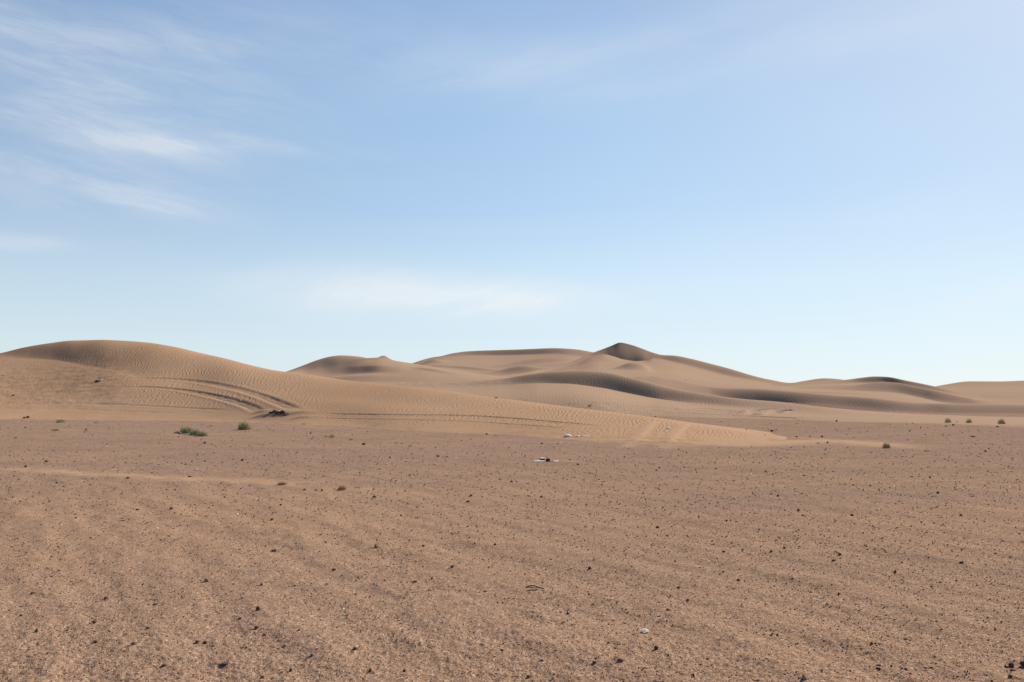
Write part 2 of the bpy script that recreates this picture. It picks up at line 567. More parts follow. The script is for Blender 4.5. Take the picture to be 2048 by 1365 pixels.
RUTS = [  # (photo polyline, half width m, depth m, tread)
    ([(225, 761), (270, 758.5), (300, 757.5), (350, 759), (400, 764), (450, 773), (500, 785), (540, 799), (580, 815), (612, 830)], .36, .05, 1),
    ([(240, 775), (290, 775), (350, 779), (400, 787), (450, 798), (485, 808), (512, 818), (528, 830)], .34, .05, 1),
    ([(-60, 810), (0, 809), (100, 807), (200, 808.5), (300, 812.5), (400, 818), (480, 822)], .22, .030, 1),
    ([(-60, 819), (0, 818.5), (100, 818), (200, 821), (300, 825), (380, 827)], .16, .025, 1),
    ([(612, 827), (700, 829), (800, 830.5), (900, 831), (980, 834), (1060, 840), (1150, 848), (1240, 856)], .16, .030, 1),
    ([(600, 836), (700, 838), (800, 840), (900, 842), (980, 846), (1080, 853), (1180, 860)], .12, .020, 1),
]
RIDGES = [([(1310, 842), (1292, 860), (1275, 876), (1262, 889)], .20, .02), ([(1372, 848), (1354, 866), (1342, 880), (1335, 893)], .20, .02)]


def px_dense(poly, n):
    xs = [p[0] for p in poly]
    sgn = 1 if xs[-1] > xs[0] else -1
    q = np.linspace(xs[0], xs[-1], n)
    return list(zip(q, pchip1([sgn * v for v in xs], [p[1] for p in poly], sgn * q)))


def smooth_plan(pts, n):
    p = np.array(pts, float)
    k = np.ones(7) / 7
    q = np.stack([np.convolve(np.pad(p[:, c], 3, mode='edge'), k, 'valid') for c in (0, 1)], 1)
    return dense(q, n)


def near_post(PX, X, Y, Z, attrs):
    TERRAIN.append(('tmp', ray(PX, HORIZON)[0], Y, Z))
    foot = on_flat(PX, pchip1([p[0] for p in A[0]['pts']], [p[1] for p in A[0]['pts']], PX))[1][None, :]
    up = Y - foot
    P = np.broadcast_to(PX[None, :], X.shape)
    spx, spy = to_px(X, Y, Z)
    rough = sstep(P, 330, 180) * sstep(up, 2, 9) * sstep(spy, 722, 742)
    Z = Z + rough * (.065 * fbm(X / 1.5, Y / 1.2, 2, 21) + .040 * np.abs(fbm(X / .75, Y / .8, 2, 25)))
    dist = sstep(P, 980, 1080) * sstep(P, 1500, 1300) * sstep(up, 4, 1.0)
    Z = Z + dist * .05 * fbm(X / .8, Y / .8, 3, 28)
    attrs['ripple'] = (1.0 - .6 * rough) * sstep(up, .5, 4.0)
    attrs['ripple'] *= 1 - .75 * sstep(P, 1380, 1570)
    attrs['grit'] = .60 * sstep(up, 3.2, -1.2)
    Z = Z + .03 * fbm(X / 1.5, Y / 1.2, 3, 77) * sstep(up, 4, .5)
    attrs['grit'] = np.maximum(attrs['grit'], .50 * sstep(P, 1430, 1570))
    attrs['coarse'] = sstep(P, 760, 470) * sstep(up, 3, 9)
    # broken patch of old crust on the shaded upper face
    crust = sstep(np.hypot((spx - 200) / 90, (spy - 716) / 11), 1.2, .3) + sstep(np.hypot((spx - 120) / 110, (spy - 708) / 5), 1.1, .3) + .8 * sstep(np.hypot((spx - 300) / 50, (spy - 742) / 7), 1.2, .3)
    Z = Z + np.clip(crust, 0, 1) * .022 * fbm(X / 1.0, Y / 1.8, 3, 33)
    attrs['grit'] = np.maximum(attrs['grit'], .12 * np.clip(crust, 0, 1))
    for poly, hw, dep, tread in RUTS:
        pts = smooth_plan([tuple(hit(*p)[:2]) for p in px_dense(poly, 50)], 60)
        d, side, al, L = polyline_dist(X, Y, pts)
        fade = sstep(al, 0, L * .12) * sstep(L - al, 0, L * .14)
        prof = -dep * sstep(d, hw * 1.15, hw * .55) + dep * .32 * np.exp(-((d - hw * 1.5) / (hw * .45)) ** 2)
        if tread:
            prof = prof + (dep * .22 * np.sin(al * 2 * math.pi / .40) + dep * .5 * fbm(X / .5, Y / .5, 2, 51)) * sstep(d, hw, hw * .6)
        Z = Z + prof * fade
        attrs['ripple'] *= 1 - sstep(d, hw * 1.5, hw * 1.1) * fade
    for poly, hw, hgt in RIDGES:
        pts = dense([tuple(hit(*p)[:2]) for p in poly], 30)
        d, side, al, L = polyline_dist(X, Y, pts)
        fade = sstep(al, 0, L * .1) * sstep(L - al, 0, L * .1)
        Z = Z + (hgt * np.exp(-((d - hw * .0) / hw) ** 2) + .015 * fbm(X / .3, Y / .3, 2, 3) * sstep(d, hw * 1.6, hw)) * fade
        attrs['ripple'] *= 1 - sstep(d, hw * 2.0, hw * 1.0) * fade
        attrs['fresh'] = np.maximum(attrs['fresh'], sstep(d, hw * 1.5, hw * .7) * fade)
    # heaved sand where the tracks break out on to the plain
    for (bx, by, rx, ry, h) in [(524, 824, .5, .35, .09), (526, 834, .55, .3, .08), (600, 826, .7, .35, .09), (604, 836, .7, .3, .09), (556, 828, 1.1, .7, .14)]:
        q = hit(bx, by)
        Z = Z + h * np.exp(-(((X - q.x) / rx) ** 2 + ((Y - q.y) / ry) ** 2))
    TERRAIN.pop()
    return Z


dune('near sand dune with tyre ruts sweeping across its rippled face', A, -500, 1640, 1200, [86, 76], M_NEAR,
     front=2.5, back=(26, -1.2), post=near_post, und=(.04, 9), drop=.16)

# --- second dune, dark rounded face in the middle ------------------------------
B = [
    {'pts': [(560, 806, 82), (900, 808, 78), (1100, 812, 70), (1200, 822, 62), (1310, 833, None), (1400, 836, None), (1500, 838, None), (1600, 841, None),
             (1700, 844.5, None), (1830, 847.5, None), (1950, 851.5, None), (2060, 856, None), (2500, 868, None)]},
    {'pts': [(560, 781, 104), (700, 778, 104), (900, 776, 104), (1000, 771, 103), (1075, 767, 100), (1130, 768, 98), (1200, 776, 94.0), (1250, 786, 89.8),
             (1310, 797, 84), (1400, 808, 74), (1500, 817, 64), (1600, 825, 57), (1700, 832, 52), (1830, 838, 48.6), (1950, 839, 48), (2060, 841, 47), (2500, 850, 42)],
     'crease': [(560, 0), (1000, .3), (1075, 1.0), (1120, 1.3), (1300, 1.3), (1350, .8), (1420, 0), (2500, 0)]},
    {'pts': [(560, 768, 118), (700, 765, 116), (900, 764, 114), (1000, 758, 110), (1060, 749, 106), (1110, 744, 103.5), (1150, 742, 102.5), (1210, 745, 99.5), (1260, 755, 95),
             (1300, 765, 91), (1330, 773, 88), (1400, 787, 80), (1475, 797, 72), (1560, 804, 66), (1650, 815, 60), (1760, 825, 57), (1830, 829, 56),
             (1950, 833, 55), (2060, 835, 55), (2500, 842, 52)]},
]


def b_post(PX, X, Y, Z, attrs):
    TERRAIN.append(('tmp', ray(PX, HORIZON)[0], Y, Z))
    spx, spy = to_px(X, Y, Z)
    attrs['ripple'][:] = .55
    lump = sstep(np.abs(spy - 768), 8, 2) * sstep(spx, 690, 760) * sstep(spx, 1060, 960)
    Z = Z + lump * .10 * np.abs(fbm(X / 1.2, Y / 1.6, 2, 44))
    rough = sstep(spx, 1080, 1150) * sstep(spx, 1420, 1330) * sstep(spy, 800, 808)
    Z = Z + rough * .06 * fbm(X / 1.3, Y / 1.3, 3, 47)
    for poly, hw, dep in [([(1150, 806), (1250, 812), (1330, 817), (1420, 824), (1500, 829)], .16, .05), ([(1200, 818), (1300, 822), (1400, 828), (1480, 832), (1620, 838)], .16, .05),
                          ([(1385, 816), (1440, 821), (1500, 826)], .16, .06), ([(1500, 827), (1525, 821), (1555, 817)], .4, .12), ([(1545, 827), (1575, 822), (1590, 821)], .35, .10),
                          ([(1512, 831), (1540, 823)], .4, -.10)]:
        pts = dense([tuple(hit(*p)[:2]) for p in poly], 30)
        d, side, al, L = polyline_dist(X, Y, pts)
        fade = sstep(al, 0, L * .12) * sstep(L - al, 0, L * .12)
        Z = Z + fade * (-dep * sstep(d, hw * 1.3, hw * .5) + dep * .6 * np.exp(-((d - hw * 1.6) / (hw * .5)) ** 2))
    TERRAIN.pop()
    return Z


dune('long low sand dune with a dark rounded face behind the near dune', B, 560, 2500, 760, [80, 56], M_FAR,
     front=2.0, back=(22, -1.2), post=b_post, und=(.05, 12))

# --- low ridge behind it on the right ---------------------------------------------
Cc = [
    {'pts': [(1180, 770, 104), (1300, 772, 101), (1360, 780, 99), (1425, 790.5, 95.5), (1480, 799.5, 92.2), (1560, 804.5, 88.2), (1640, 808, 83.2), (1700, 813, 79.3), (1800, 822, 73),
             (1900, 828.5, 67.2), (2048, 831.5, 65.6), (2500, 840, 60)], 'crease': [(1180, 0), (1400, .5), (1450, 1.6), (1560, 1.6), (1640, 1.15), (2048, 1.15), (2500, 1)]},
    {'pts': [(1180, 768, 116), (1240, 762, 116), (1285, 753, 115), (1305, 752.5, 114), (1350, 758, 110), (1400, 769, 105), (1442, 776, 99.5), (1520, 778, 94), (1575, 782, 91), (1662, 790, 85.5),
             (1740, 796, 80), (1840, 806, 74), (1900, 808, 70), (2048, 810, 68.5), (2500, 815, 64)]},
]
dune('low sand ridge with a shadowed foot on the right', Cc, 1180, 2500, 560, [45], M_FAR, front=3.0, back=(16, -1.0), ripple=.5, und=(.04, 12), drop=.8)

# --- dune with a small pointed mound, left of centre ------------------------------
D = [
    {'pts': [(420, 790, 124), (700, 772, 124), (900, 768, 124), (1050, 768, 122)]},
    {'pts': [(420, 760, 137), (575, 746, 138), (612, 749.5, 138), (640, 749.7, 138), (680, 749, 137), (720, 747.5, 135.5), (757, 746.5, 134.5), (795, 745, 135.2), (840, 744, 137),
             (900, 748, 138), (960, 754, 138), (1050, 762, 136)], 'crease': [(420, .7), (690, .7), (757, .6), (850, .1), (1050, 0)]},
    {'pts': [(420, 759, 141), (575, 745, 142), (612, 743, 144), (640, 739, 144.3), (680, 734, 142.5), (720, 731.5, 139.6), (757, 730.5, 138), (795, 732, 139.4), (840, 736, 142.3),
             (900, 743, 142), (960, 751, 142), (1050, 760, 141)]},
    {'pts': [(420, 780, 150), (540, 753, 152), (575, 743, 153), (610, 730, 154), (640, 719, 155), (665, 713, 155), (682, 711.5, 155), (720, 714, 154), (745, 719, 152), (767, 720.5, 150), (790, 722.5, 150),
             (830, 728, 150), (870, 735, 150), (912, 741, 150), (960, 748, 150), (1050, 758, 149)]},
]
dune('smooth sand dune with a pointed mound and dark hollow left of centre', D, 420, 1050, 440, [40, 25, 40], M_FAR, back=(30, -1.5),
     ripple=.3, und=(.06, 16), sharp=3, bumps=[(768, 722, 148.5, 1.05, 1.3, .62, 20), (752, 724, 146.5, 2.6, 1.6, .35, 40), (700, 757, 131, 6, 2.6, .4, 0), (865, 744, 140, 4, 1.2, .25, -20)])

# --- far massif with a flat dark crest ------------------------------------------------
E = [
    {'pts': [(780, 752, 200), (860, 742, 200), (950, 748, 200), (1020, 751, 200), (1080, 747, 202), (1150, 738, 208), (1300, 735, 214)]},
    {'pts': [(780, 742, 222), (815, 733, 236), (840, 724, 245), (880, 715.5, 249), (905, 712.5, 251), (930, 711, 252.5), (1000, 711, 253), (1060, 709.5, 253), (1110, 708, 252.5),
             (1150, 712, 250), (1200, 720, 250), (1300, 735, 250)], 'crease': [(780, .8), (1060, .8), (1150, .3), (1300, 0)]},
    {'pts': [(780, 741, 240), (822, 727.5, 246), (845, 720, 250), (868, 714.5, 253), (880, 713, 253), (905, 707, 255), (940, 702.5, 257), (1000, 700.5, 257), (1060, 698.5, 257), (1110, 696.5, 257.5),
             (1150, 699, 258), (1185, 705, 258), (1300, 732, 258)], 'crease': .55},
]
dune('far sand massif with a long shadowed crest', E, 780, 1300, 400, [60, 40], M_FAR, back=(60, -2), ripple=.12, und=(.12, 22),
     sharp=3, bumps=[(1042, 742, 207, 6, 2.4, 1.3, 28), (1085, 722, 228, 14, 2.2, 1.2, 42), (868, 728, 226, 3.5, 3, .8, 60), (930, 741, 210, 9, 1.6, .5, -12), (1112, 717, 238, 8, 1.8, .6, 10)])

# --- the main peak -------------------------------------------------------------------------
Fd = [
    {'pts': [(960, 764, 132), (1080, 757, 130), (1150, 754, 128), (1200, 755, 126), (1250, 764, 122), (1350, 775, 118), (1450, 781, 114), (1560, 782, 112), (1700, 787, 110), (1900, 815, 100)]},
    {'pts': [(960, 761, 143), (1020, 755, 148), (1060, 751, 152), (1100, 747, 156), (1150, 740, 164), (1200, 728, 176), (1240, 727, 181), (1290, 728, 184), (1330, 732, 180),
             (1400, 749, 166), (1450, 761, 152), (1500, 768, 144), (1560, 774, 136), (1620, 777, 132), (1700, 780, 128), (1900, 812, 118)]},
    {'pts': [(960, 758, 150), (1020, 751, 158), (1060, 747, 168), (1080, 744.5, 176), (1100, 742.5, 180), (1150, 729, 191.6), (1187, 713, 200.6), (1209, 709, 202.2), (1226, 713, 200.6), (1245, 719, 199.2), (1270, 722.5, 198.4), (1290, 722, 197.6),
             (1306, 717, 199), (1345, 724, 195.5), (1400, 738, 188), (1450, 751, 178), (1500, 760, 167), (1560, 770, 151), (1620, 774, 140), (1700, 776, 136), (1900, 810, 126)],
     'crease': [(960, 0), (1080, .7), (1195, .9), (1225, 1.2), (1290, 1.2), (1315, .6), (1345, .2), (1480, .2), (1700, 0), (1900, 0)]},
    {'pts': [(960, 757, 156), (1000, 752, 164), (1040, 747.5, 172), (1080, 740, 180), (1100, 737, 184), (1130, 729, 191), (1150, 721.5, 196), (1169, 713.5, 200), (1187, 705.5, 204), (1210, 697, 206), (1225, 691, 206.5), (1240, 685.5, 206.7), (1262, 690, 206), (1285, 698, 204.8),
             (1305, 705.5, 203.3), (1325, 710.5, 202), (1347, 711.5, 201), (1380, 717.5, 199), (1420, 727.5, 194), (1460, 738, 186), (1500, 750, 176), (1540, 760, 166), (1580, 766, 157), (1620, 766, 152), (1700, 769, 148), (1900, 806, 138)],
     'crease': [(960, 0), (1080, .7), (1200, .95), (1300, .95), (1340, .4), (1420, .3), (1700, 0), (1900, 0)]},
]
dune('highest sand dune with a pointed peak and dark slip face', Fd, 960, 1900, 680, [50, 50, 40], M_FAR, back=(45, -1.5), ripple=.25, und=(.07, 20), sharp=2,
     bumps=[(1264, 743, 150, 3.0, 1.9, 1.25, 42), (1287, 741, 152, 2.4, .8, .6, 60), (1140, 742, 170, 10, 2.2, .35, 35)])

# --- dunes on the right --------------------------------------------------------------------
G = [
    {'pts': [(1480, 786, 106), (1600, 790, 104), (1700, 797, 100), (1800, 806, 94), (1900, 812, 88), (2000, 814, 88), (2200, 818, 88)]},
    {'pts': [(1480, 783, 118), (1600, 783, 119), (1700, 783, 122), (1740, 783, 122.5), (1790, 786, 121.5), (1840, 795.5, 116.2), (1880, 804.5, 108.2), (1920, 808.5, 102), (2000, 811, 94), (2200, 815, 92)], 'crease': [(1480, 0), (1780, 0), (1840, .8), (1870, 1.5), (1930, 1.5), (2000, .5), (2200, 0)],
     'crease': .5},
    {'pts': [(1480, 778, 124), (1536, 777, 125), (1640, 775.5, 126), (1700, 772, 126.5), (1740, 766.5, 127), (1765, 764, 127), (1790, 765.5, 126), (1840, 775, 121), (1880, 784, 114), (1920, 793, 107), (1960, 801, 101), (2000, 806, 98), (2200, 812, 96)], 'crease': .6},
]
dune('smooth sand dune with a dark hollow face on the right', G, 1480, 2200, 460, [36, 36], M_FAR, back=(9, 1.0), ripple=.3, und=(.05, 14), drop=.8)
G2 = [
    {'pts': [(1480, 782, 132), (1620, 776, 132), (1700, 772, 134), (1780, 770, 136), (1850, 780, 130), (1920, 794, 120), (2000, 806, 112), (2200, 812, 110)]},
    {'pts': [(1480, 780, 142), (1620, 770, 143), (1680, 768, 145), (1720, 766, 147.2), (1770, 766, 147), (1850, 778, 139.5), (1920, 792, 126), (2000, 805, 116), (2200, 811, 113)]},
    {'pts': [(1480, 775, 148), (1560, 767.5, 149), (1620, 764, 149), (1690, 760, 150), (1720, 756, 150), (1750, 753, 150), (1775, 754, 149), (1810, 761, 147), (1850, 769, 143), (1900, 780, 136), (1950, 792, 128), (2000, 802, 121), (2048, 808, 117), (2200, 811, 115)]},
]
dune('humped sand dune crest against the sky on the right', G2, 1480, 2200, 460, [30, 36], M_FAR, back=(30, -1.5), ripple=.2, und=(.05, 14), drop=1.0)
G3 = [
    {'pts': [(1500, 776, 176), (1600, 772, 176), (1650, 764, 178), (1700, 766, 178), (1760, 775, 176)]},
    {'pts': [(1500, 775, 188), (1575, 768, 187), (1610, 762, 186), (1650, 757, 185), (1680, 759, 185), (1700, 763, 186), (1760, 774, 188)]},
]
dune('small far dune top showing between two dunes on the right', G3, 1500, 1760, 300, [40], M_FAR, back=(30, -1.5), ripple=.1, und=(.03, 14), drop=2)
H = [
    {'pts': [(1780, 806, 190), (1870, 800, 190), (2048, 806, 185), (2600, 806, 185)]},
    {'pts': [(1780, 800, 225), (1870, 776, 240), (1950, 772, 238), (2048, 772, 236), (2200, 770, 240), (2600, 778, 240)]},
    {'pts': [(1780, 798, 245), (1870, 773.5, 252), (1900, 768, 254), (1940, 763, 255), (2000, 763, 255), (2048, 761.5, 256), (2200, 757, 258), (2400, 765, 258), (2600, 775, 258)]},
]
dune('far pale sand dune at the right edge', H, 1780, 2600, 360, [40, 24], M_FAR, back=(60, -2), ripple=.1, und=(.10, 20), drop=1.0)
K = [
    {'pts': [(-900, 790, 230), (0, 772, 230), (500, 772, 230), (560, 775, 230)]},
    {'pts': [(-900, 770, 270), (-500, 742, 270), (0, 752, 270), (300, 748, 268), (500, 757, 268), (560, 770, 268)]},
]

# ------------------------------------------------------------------ the gravel plain
SAND_PATCH = [  # photo polyline, half width in m, strength
    ([(-60, 935), (60, 940), (200, 951), (380, 958), (520, 963), (640, 970), (760, 974)], .55, .95),
    ([(640, 968), (720, 975), (800, 984), (860, 990)], .7, .6),
    ([(330, 867), (380, 871), (470, 868), (560, 867)], .65, .9),
    ([(440, 859), (520, 858), (640, 858), (720, 860)], .5, .6),
    ([(500, 851), (600, 854), (700, 858)], .8, .7),
    ([(80, 861), (130, 862), (190, 863)], .4, .8),
    ([(100, 846), (140, 846)], .3, .6),
    ([(660, 874), (760, 876), (860, 878)], .5, .55),
    ([(1380, 893), (1500, 890), (1600, 884), (1690, 884), (1790, 893), (1860, 899)], 1.5, 1.15),
    ([(1560, 874), (1650, 880), (1760, 893), (1900, 902)], .8, .85),
    ([(1600, 868), (1700, 872), (1800, 870), (1900, 868)], .8, .6),
    ([(1150, 889), (1300, 895), (1400, 900), (1560, 904), (1700, 906)], .35, .65),
    ([(1380, 976), (1500, 972), (1700, 966), (1850, 962), (2060, 957)], .09, .9),
    ([(1250, 897), (1262, 888), (1275, 880)], .5, .9), ([(1325, 900), (1337, 890), (1345, 884)], .5, .9),
    ([(700, 900), (820, 912), (900, 911), (990, 914)], .3, .5),
    ([(1060, 922), (1110, 921), (1180, 925)], .25, .8),
    ([(1540, 835), (1700, 848), (1850, 852)], .7, .45),
    ([(1840, 857), (1960, 861), (2060, 862)], .8, .45),
    ([(1180, 938), (1500, 930), (1800, 921), (2060, 914)], .28, .42), ([(760, 905), (1000, 899), (1250, 903)], .22, .40),
    ([(1350, 1010), (1600, 1002), (1850, 1000), (2060, 992)], .16, .40), ([(-60, 985), (150, 990), (330, 996)], .16, .38), ([(1500, 872), (1750, 862), (2060, 858)], .30, .45),
    ([(930, 1100), (1060, 1112), (1200, 1128)], .20, .45),
    ([(360, 1120), (430, 1140), (480, 1180)], .10, .5), ([(380, 1230), (450, 1234), (520, 1240)], .08, .5),
]
FLAT = {}


def build_plain():
    colsN, rowsN = 1200, 370
    PX = np.concatenate([np.linspace(-900, -60, 60, endpoint=False), np.linspace(-60, 2108, colsN - 120, endpoint=False), np.linspace(2108, 2950, 60)])
    PY = np.concatenate([np.geomspace(2600, 1400, 14, endpoint=False), np.linspace(1400, 806, rowsN - 40, endpoint=False), np.geomspace(806, 790, 27)])
    U = ray(PX, HORIZON)[0]
    Yr = on_flat(1024, PY)[1]
    Y = np.broadcast_to(Yr[:, None], (len(Yr), len(U))).copy()
    X = U[None, :] * Y
    cell = np.maximum(np.abs(np.gradient(Yr))[:, None], Y * (1.6 / F_PX))
    sand = np.zeros(X.shape)
    for poly, hw, k in SAND_PATCH:
        pts = [tuple(float(c) for c in on_flat(*p)) for p in poly]
        x0, x1 = min(p[0] for p in pts) - 4 * hw, max(p[0] for p in pts) + 4 * hw
        y0, y1 = min(p[1] for p in pts) - 4 * hw, max(p[1] for p in pts) + 4 * hw
        msk = (X > x0) & (X < x1) & (Y > y0) & (Y < y1)
        if not msk.any():
            continue
        d, s, al, L = polyline_dist(X[msk], Y[msk], pts)
        fade = sstep(al, -.01, L * .15) * sstep(L - al, -.01, L * .2) * .6 + .4
        sand[msk] = np.maximum(sand[msk], k * np.exp(-(d / hw) ** 2) * fade)
    # broad wind streaks, diagonal across the plain
    c, s = math.cos(math.radians(-56)), math.sin(math.radians(-56))
    xr, yr = X * c + Y * s, -X * s + Y * c
    streak = fbm(xr / 2.2, yr / .60, 3, 61, .5)
    band = fbm(X / 9, Y / 2.6, 3, 66)
    near = sstep(Y, 26, 10)
    sand = np.maximum(sand * .72, np.clip((streak - .05) * 1.3, 0, .30) * near)
    for cv in (A[0], B[0]):
        pts = cv['pts']
        fu, fy = [], []
        for p_ in pts:
            u_, s_ = ray(p_[0], p_[1])
            fu.append(float(u_)); fy.append(float(p_[2] if p_[2] else -CAM_H / s_))
        yf = pchip1(fu, fy, U)[None, :] + 0 * Y
        inside = sstep(U, fu[-1], fu[-1] - .09) * (U >= fu[0])
        gap = yf - Y
        wob = .8 + 1.2 * fbm(X / 2.2, Y / 1.4, 3, 160)
        sand = np.maximum(sand, inside[None, :] * .62 * np.exp(-(np.maximum(gap, 0) / np.maximum(wob, .25)) ** 1.2) * sstep(gap, -8, -5))
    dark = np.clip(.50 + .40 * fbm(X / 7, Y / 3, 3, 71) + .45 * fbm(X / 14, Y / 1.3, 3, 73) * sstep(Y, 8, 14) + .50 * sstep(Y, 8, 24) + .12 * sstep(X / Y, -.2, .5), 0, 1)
    Z = .035 * fbm(X / 6, Y / 3, 3, 75) + .036 * np.clip(streak, -.5, .8) * near * (1 - .5 * sstep(Y, 12, 22))
    Z = Z + .03 * np.clip(sand, 0, 1) * sstep(Y, 12, 22)
    edge = sstep(Y, 30, 45)
    for k, (wl, amp) in enumerate([(.55, .006), (.26, .006), (.13, .007), (.065, .0085), (.034, .0085), (.018, .0065)]):
        fade = np.clip(wl / (cell * 2.2) - .6, 0, 1)
        if fade.max() <= 0:
            continue
        nz = fbm(X / wl, Y / wl, 1, 80 + k)
        if k >= 2:
            nz = .5 * nz + .9 * (np.abs(perlin(X / wl * 1.3 + 5, Y / wl * 1.3, 90 + k)) - .3)
        Z = Z + amp * nz * fade * (1 - .7 * sstep(sand, .45, .9))
    Z = Z * (1 - sstep(Y, 90, 130))
    # edge of the modelled sheet sinks gently into the wide desert floor
    Z = Z - .12 * sstep(np.abs(U)[None, :], .95, 1.1) - .12 * sstep(Yr[:, None], 2.6, 1.6) - .12 * sstep(Yr[:, None], 300, 700)
    FLAT.update(U=U, Y=Yr, Z=Z, sand=sand, dark=dark)
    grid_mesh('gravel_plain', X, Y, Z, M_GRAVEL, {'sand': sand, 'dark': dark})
    TERRAIN.append(('plain', U, Y, Z))


build_plain()


def flat_at(x, y, key='Z'):
    """Bilinear look-up in the plain (x, y arrays)."""
    U, Yr, A_ = FLAT['U'], FLAT['Y'], FLAT[key]
    u = np.asarray(x) / np.asarray(y)
    j = np.clip(np.searchsorted(U, u) - 1, 0, len(U) - 2)
    i = np.clip(np.searchsorted(Yr, y) - 1, 0, len(Yr) - 2)
    f = np.clip((u - U[j]) / (U[j + 1] - U[j]), 0, 1)
    g = np.clip((y - Yr[i]) / (Yr[i + 1] - Yr[i]), 0, 1)
    return (A_[i, j] * (1 - f) + A_[i, j + 1] * f) * (1 - g) + (A_[i + 1, j] * (1 - f) + A_[i + 1, j + 1] * f) * g


def build_floor():
    n = 60
    g = np.sign(np.linspace(-1, 1, n)) * np.abs(np.linspace(-1, 1, n)) ** 3 * 9000
    X, Y = np.meshgrid(g, g)
    z = np.full(X.shape, -.16)
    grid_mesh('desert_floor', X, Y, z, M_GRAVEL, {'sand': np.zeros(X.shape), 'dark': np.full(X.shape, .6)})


build_floor()
#OBJECTS_HERE

# =================================================================== things
def tag(o, label=None, cat=None, group=None, kind=None):
    for k, v in (('label', label), ('category', cat), ('group', group), ('kind', kind)):
        if v:
            o[k] = v
    return o


def empty(name, loc, rz=0.0):
    o = bpy.data.objects.new(name, None)
    o.empty_display_size = .1
    o.location = loc
    o.rotation_euler = (0, 0, rz)
    col.objects.link(o)
    return o


def mesh_obj(name, v, f, mat, parent=None, smooth=True):
    me = bpy.data.meshes.new(name)
    fill_mesh(me, np.asarray(v, np.float32), np.asarray(f, np.int32), smooth)
    me.materials.append(mat)
    o = bpy.data.objects.new(name, me)
    o.parent = parent
    col.objects.link(o)
    return o


def ico(sub=1):
    p = (1 + 5 ** .5) / 2
    v = [(-1, p, 0), (1, p, 0), (-1, -p, 0), (1, -p, 0), (0, -1, p), (0, 1, p), (0, -1, -p), (0, 1, -p), (p, 0, -1), (p, 0, 1), (-p, 0, -1), (-p, 0, 1)]
    f = [(0, 11, 5), (0, 5, 1), (0, 1, 7), (0, 7, 10), (0, 10, 11), (1, 5, 9), (5, 11, 4), (11, 10, 2), (10, 7, 6), (7, 1, 8), (3, 9, 4), (3, 4, 2),
         (3, 2, 6), (3, 6, 8), (3, 8, 9), (4, 9, 5), (2, 4, 11), (6, 2, 10), (8, 6, 7), (9, 8, 1)]
    v = [Vector(q).normalized() for q in v]
    for _ in range(sub):
        mid, nf = {}, []

        def m(a, b):
            k = (min(a, b), max(a, b))
            if k not in mid:
                v.append(((v[a] + v[b]) / 2).normalized())
                mid[k] = len(v) - 1
            return mid[k]
        for a, b, c in f:
            x, y, z = m(a, b), m(b, c), m(c, a)
            nf += [(a, x, z), (b, y, x), (c, z, y), (x, y, z)]
        f = nf
    return np.array([tuple(q) for q in v]), np.array(f)


ICO0, ICO1, ICO2 = ico(0), ico(1), ico(2)


def stone_verts(shape, rng, base=ICO1):
    """A broken stone of about unit width: cut by a few random planes, then squashed to the shape wanted."""
    v = base[0].copy()
    for _ in range(7):
        n = rng.normal(size=3); n /= np.linalg.norm(n)
        d = rng.uniform(.55, .9)
        over = np.maximum(v @ n - d, 0)
        v -= over[:, None] * n[None, :] * .95
    v *= 1 + rng.normal(size=(len(v), 1)) * .035
    v *= .5
    if shape == 'flat':
        v *= (1.1, .9, .42)
    elif shape == 'pointed':
        k = np.clip((v[:, 2] + .5), 0, 1)
        v[:, 0] *= 1 - .78 * k
        v[:, 1] *= 1 - .78 * k
        v *= (1.05, .95, 1.0)
        v[:, 0] += .16 * k
    elif shape == 'long':
        v *= (1.15, .55, .5)
    else:
        v *= (1.0, .9, .8)
    v[:, 2] -= v[:, 2].min()
    v[:, 2] -= .12 * v[:, 2].max()
    return v


M_STONE = {
    'dark': simple_mat('dark_stone', (.120, .070, .050), (.075, .046, .036), 30, .9, .05),
    'red': simple_mat('reddish_stone', (.17, .075, .048), (.11, .052, .038), 30),
    'brown': simple_mat('brown_stone', (.26, .155, .10), (.19, .115, .08), 30),
    'tan': simple_mat('tan_stone', (.40, .25, .15), (.33, .20, .12), 30),
    'white': simple_mat('white_stone', (.54, .47, .40), (.45, .38, .31), 30, .6, .3),
    'grey': simple_mat('grey_stone', (.19, .16, .145), (.13, .11, .10), 30),
}
_stone_mesh = {}


def stone_mesh(shape, colr, k):
    key = (shape, colr, k)
    if key not in _stone_mesh:
        rng = np.random.default_rng(hash((shape, k)) % 1000 if False else sum(map(ord, shape)) * 31 + k)
        me = bpy.data.meshes.new('stone')
        v = stone_verts(shape, rng)
        fill_mesh(me, v, ICO1[1], smooth=False)
        me.materials.append(M_STONE[colr])
        _stone_mesh[key] = me
    return _stone_mesh[key]


srng = random.Random(3)


def stone(px, py, w, label, shape='round', colr='dark', hk=1.0, group=None, name='stone', rz=None):
    """w is the width in photo pixels."""
    p = hit(px, py + .5)
    m = w * p.y / F_PX
    o = bpy.data.objects.new(name, stone_mesh(shape, colr, srng.randrange(6)))
    o.location = p
    o.scale = (m, m, m * hk)
    o.rotation_euler = (0, 0, srng.uniform(0, 6.28) if rz is None else rz)
    col.objects.link(o)
    return tag(o, label, 'stone', group)


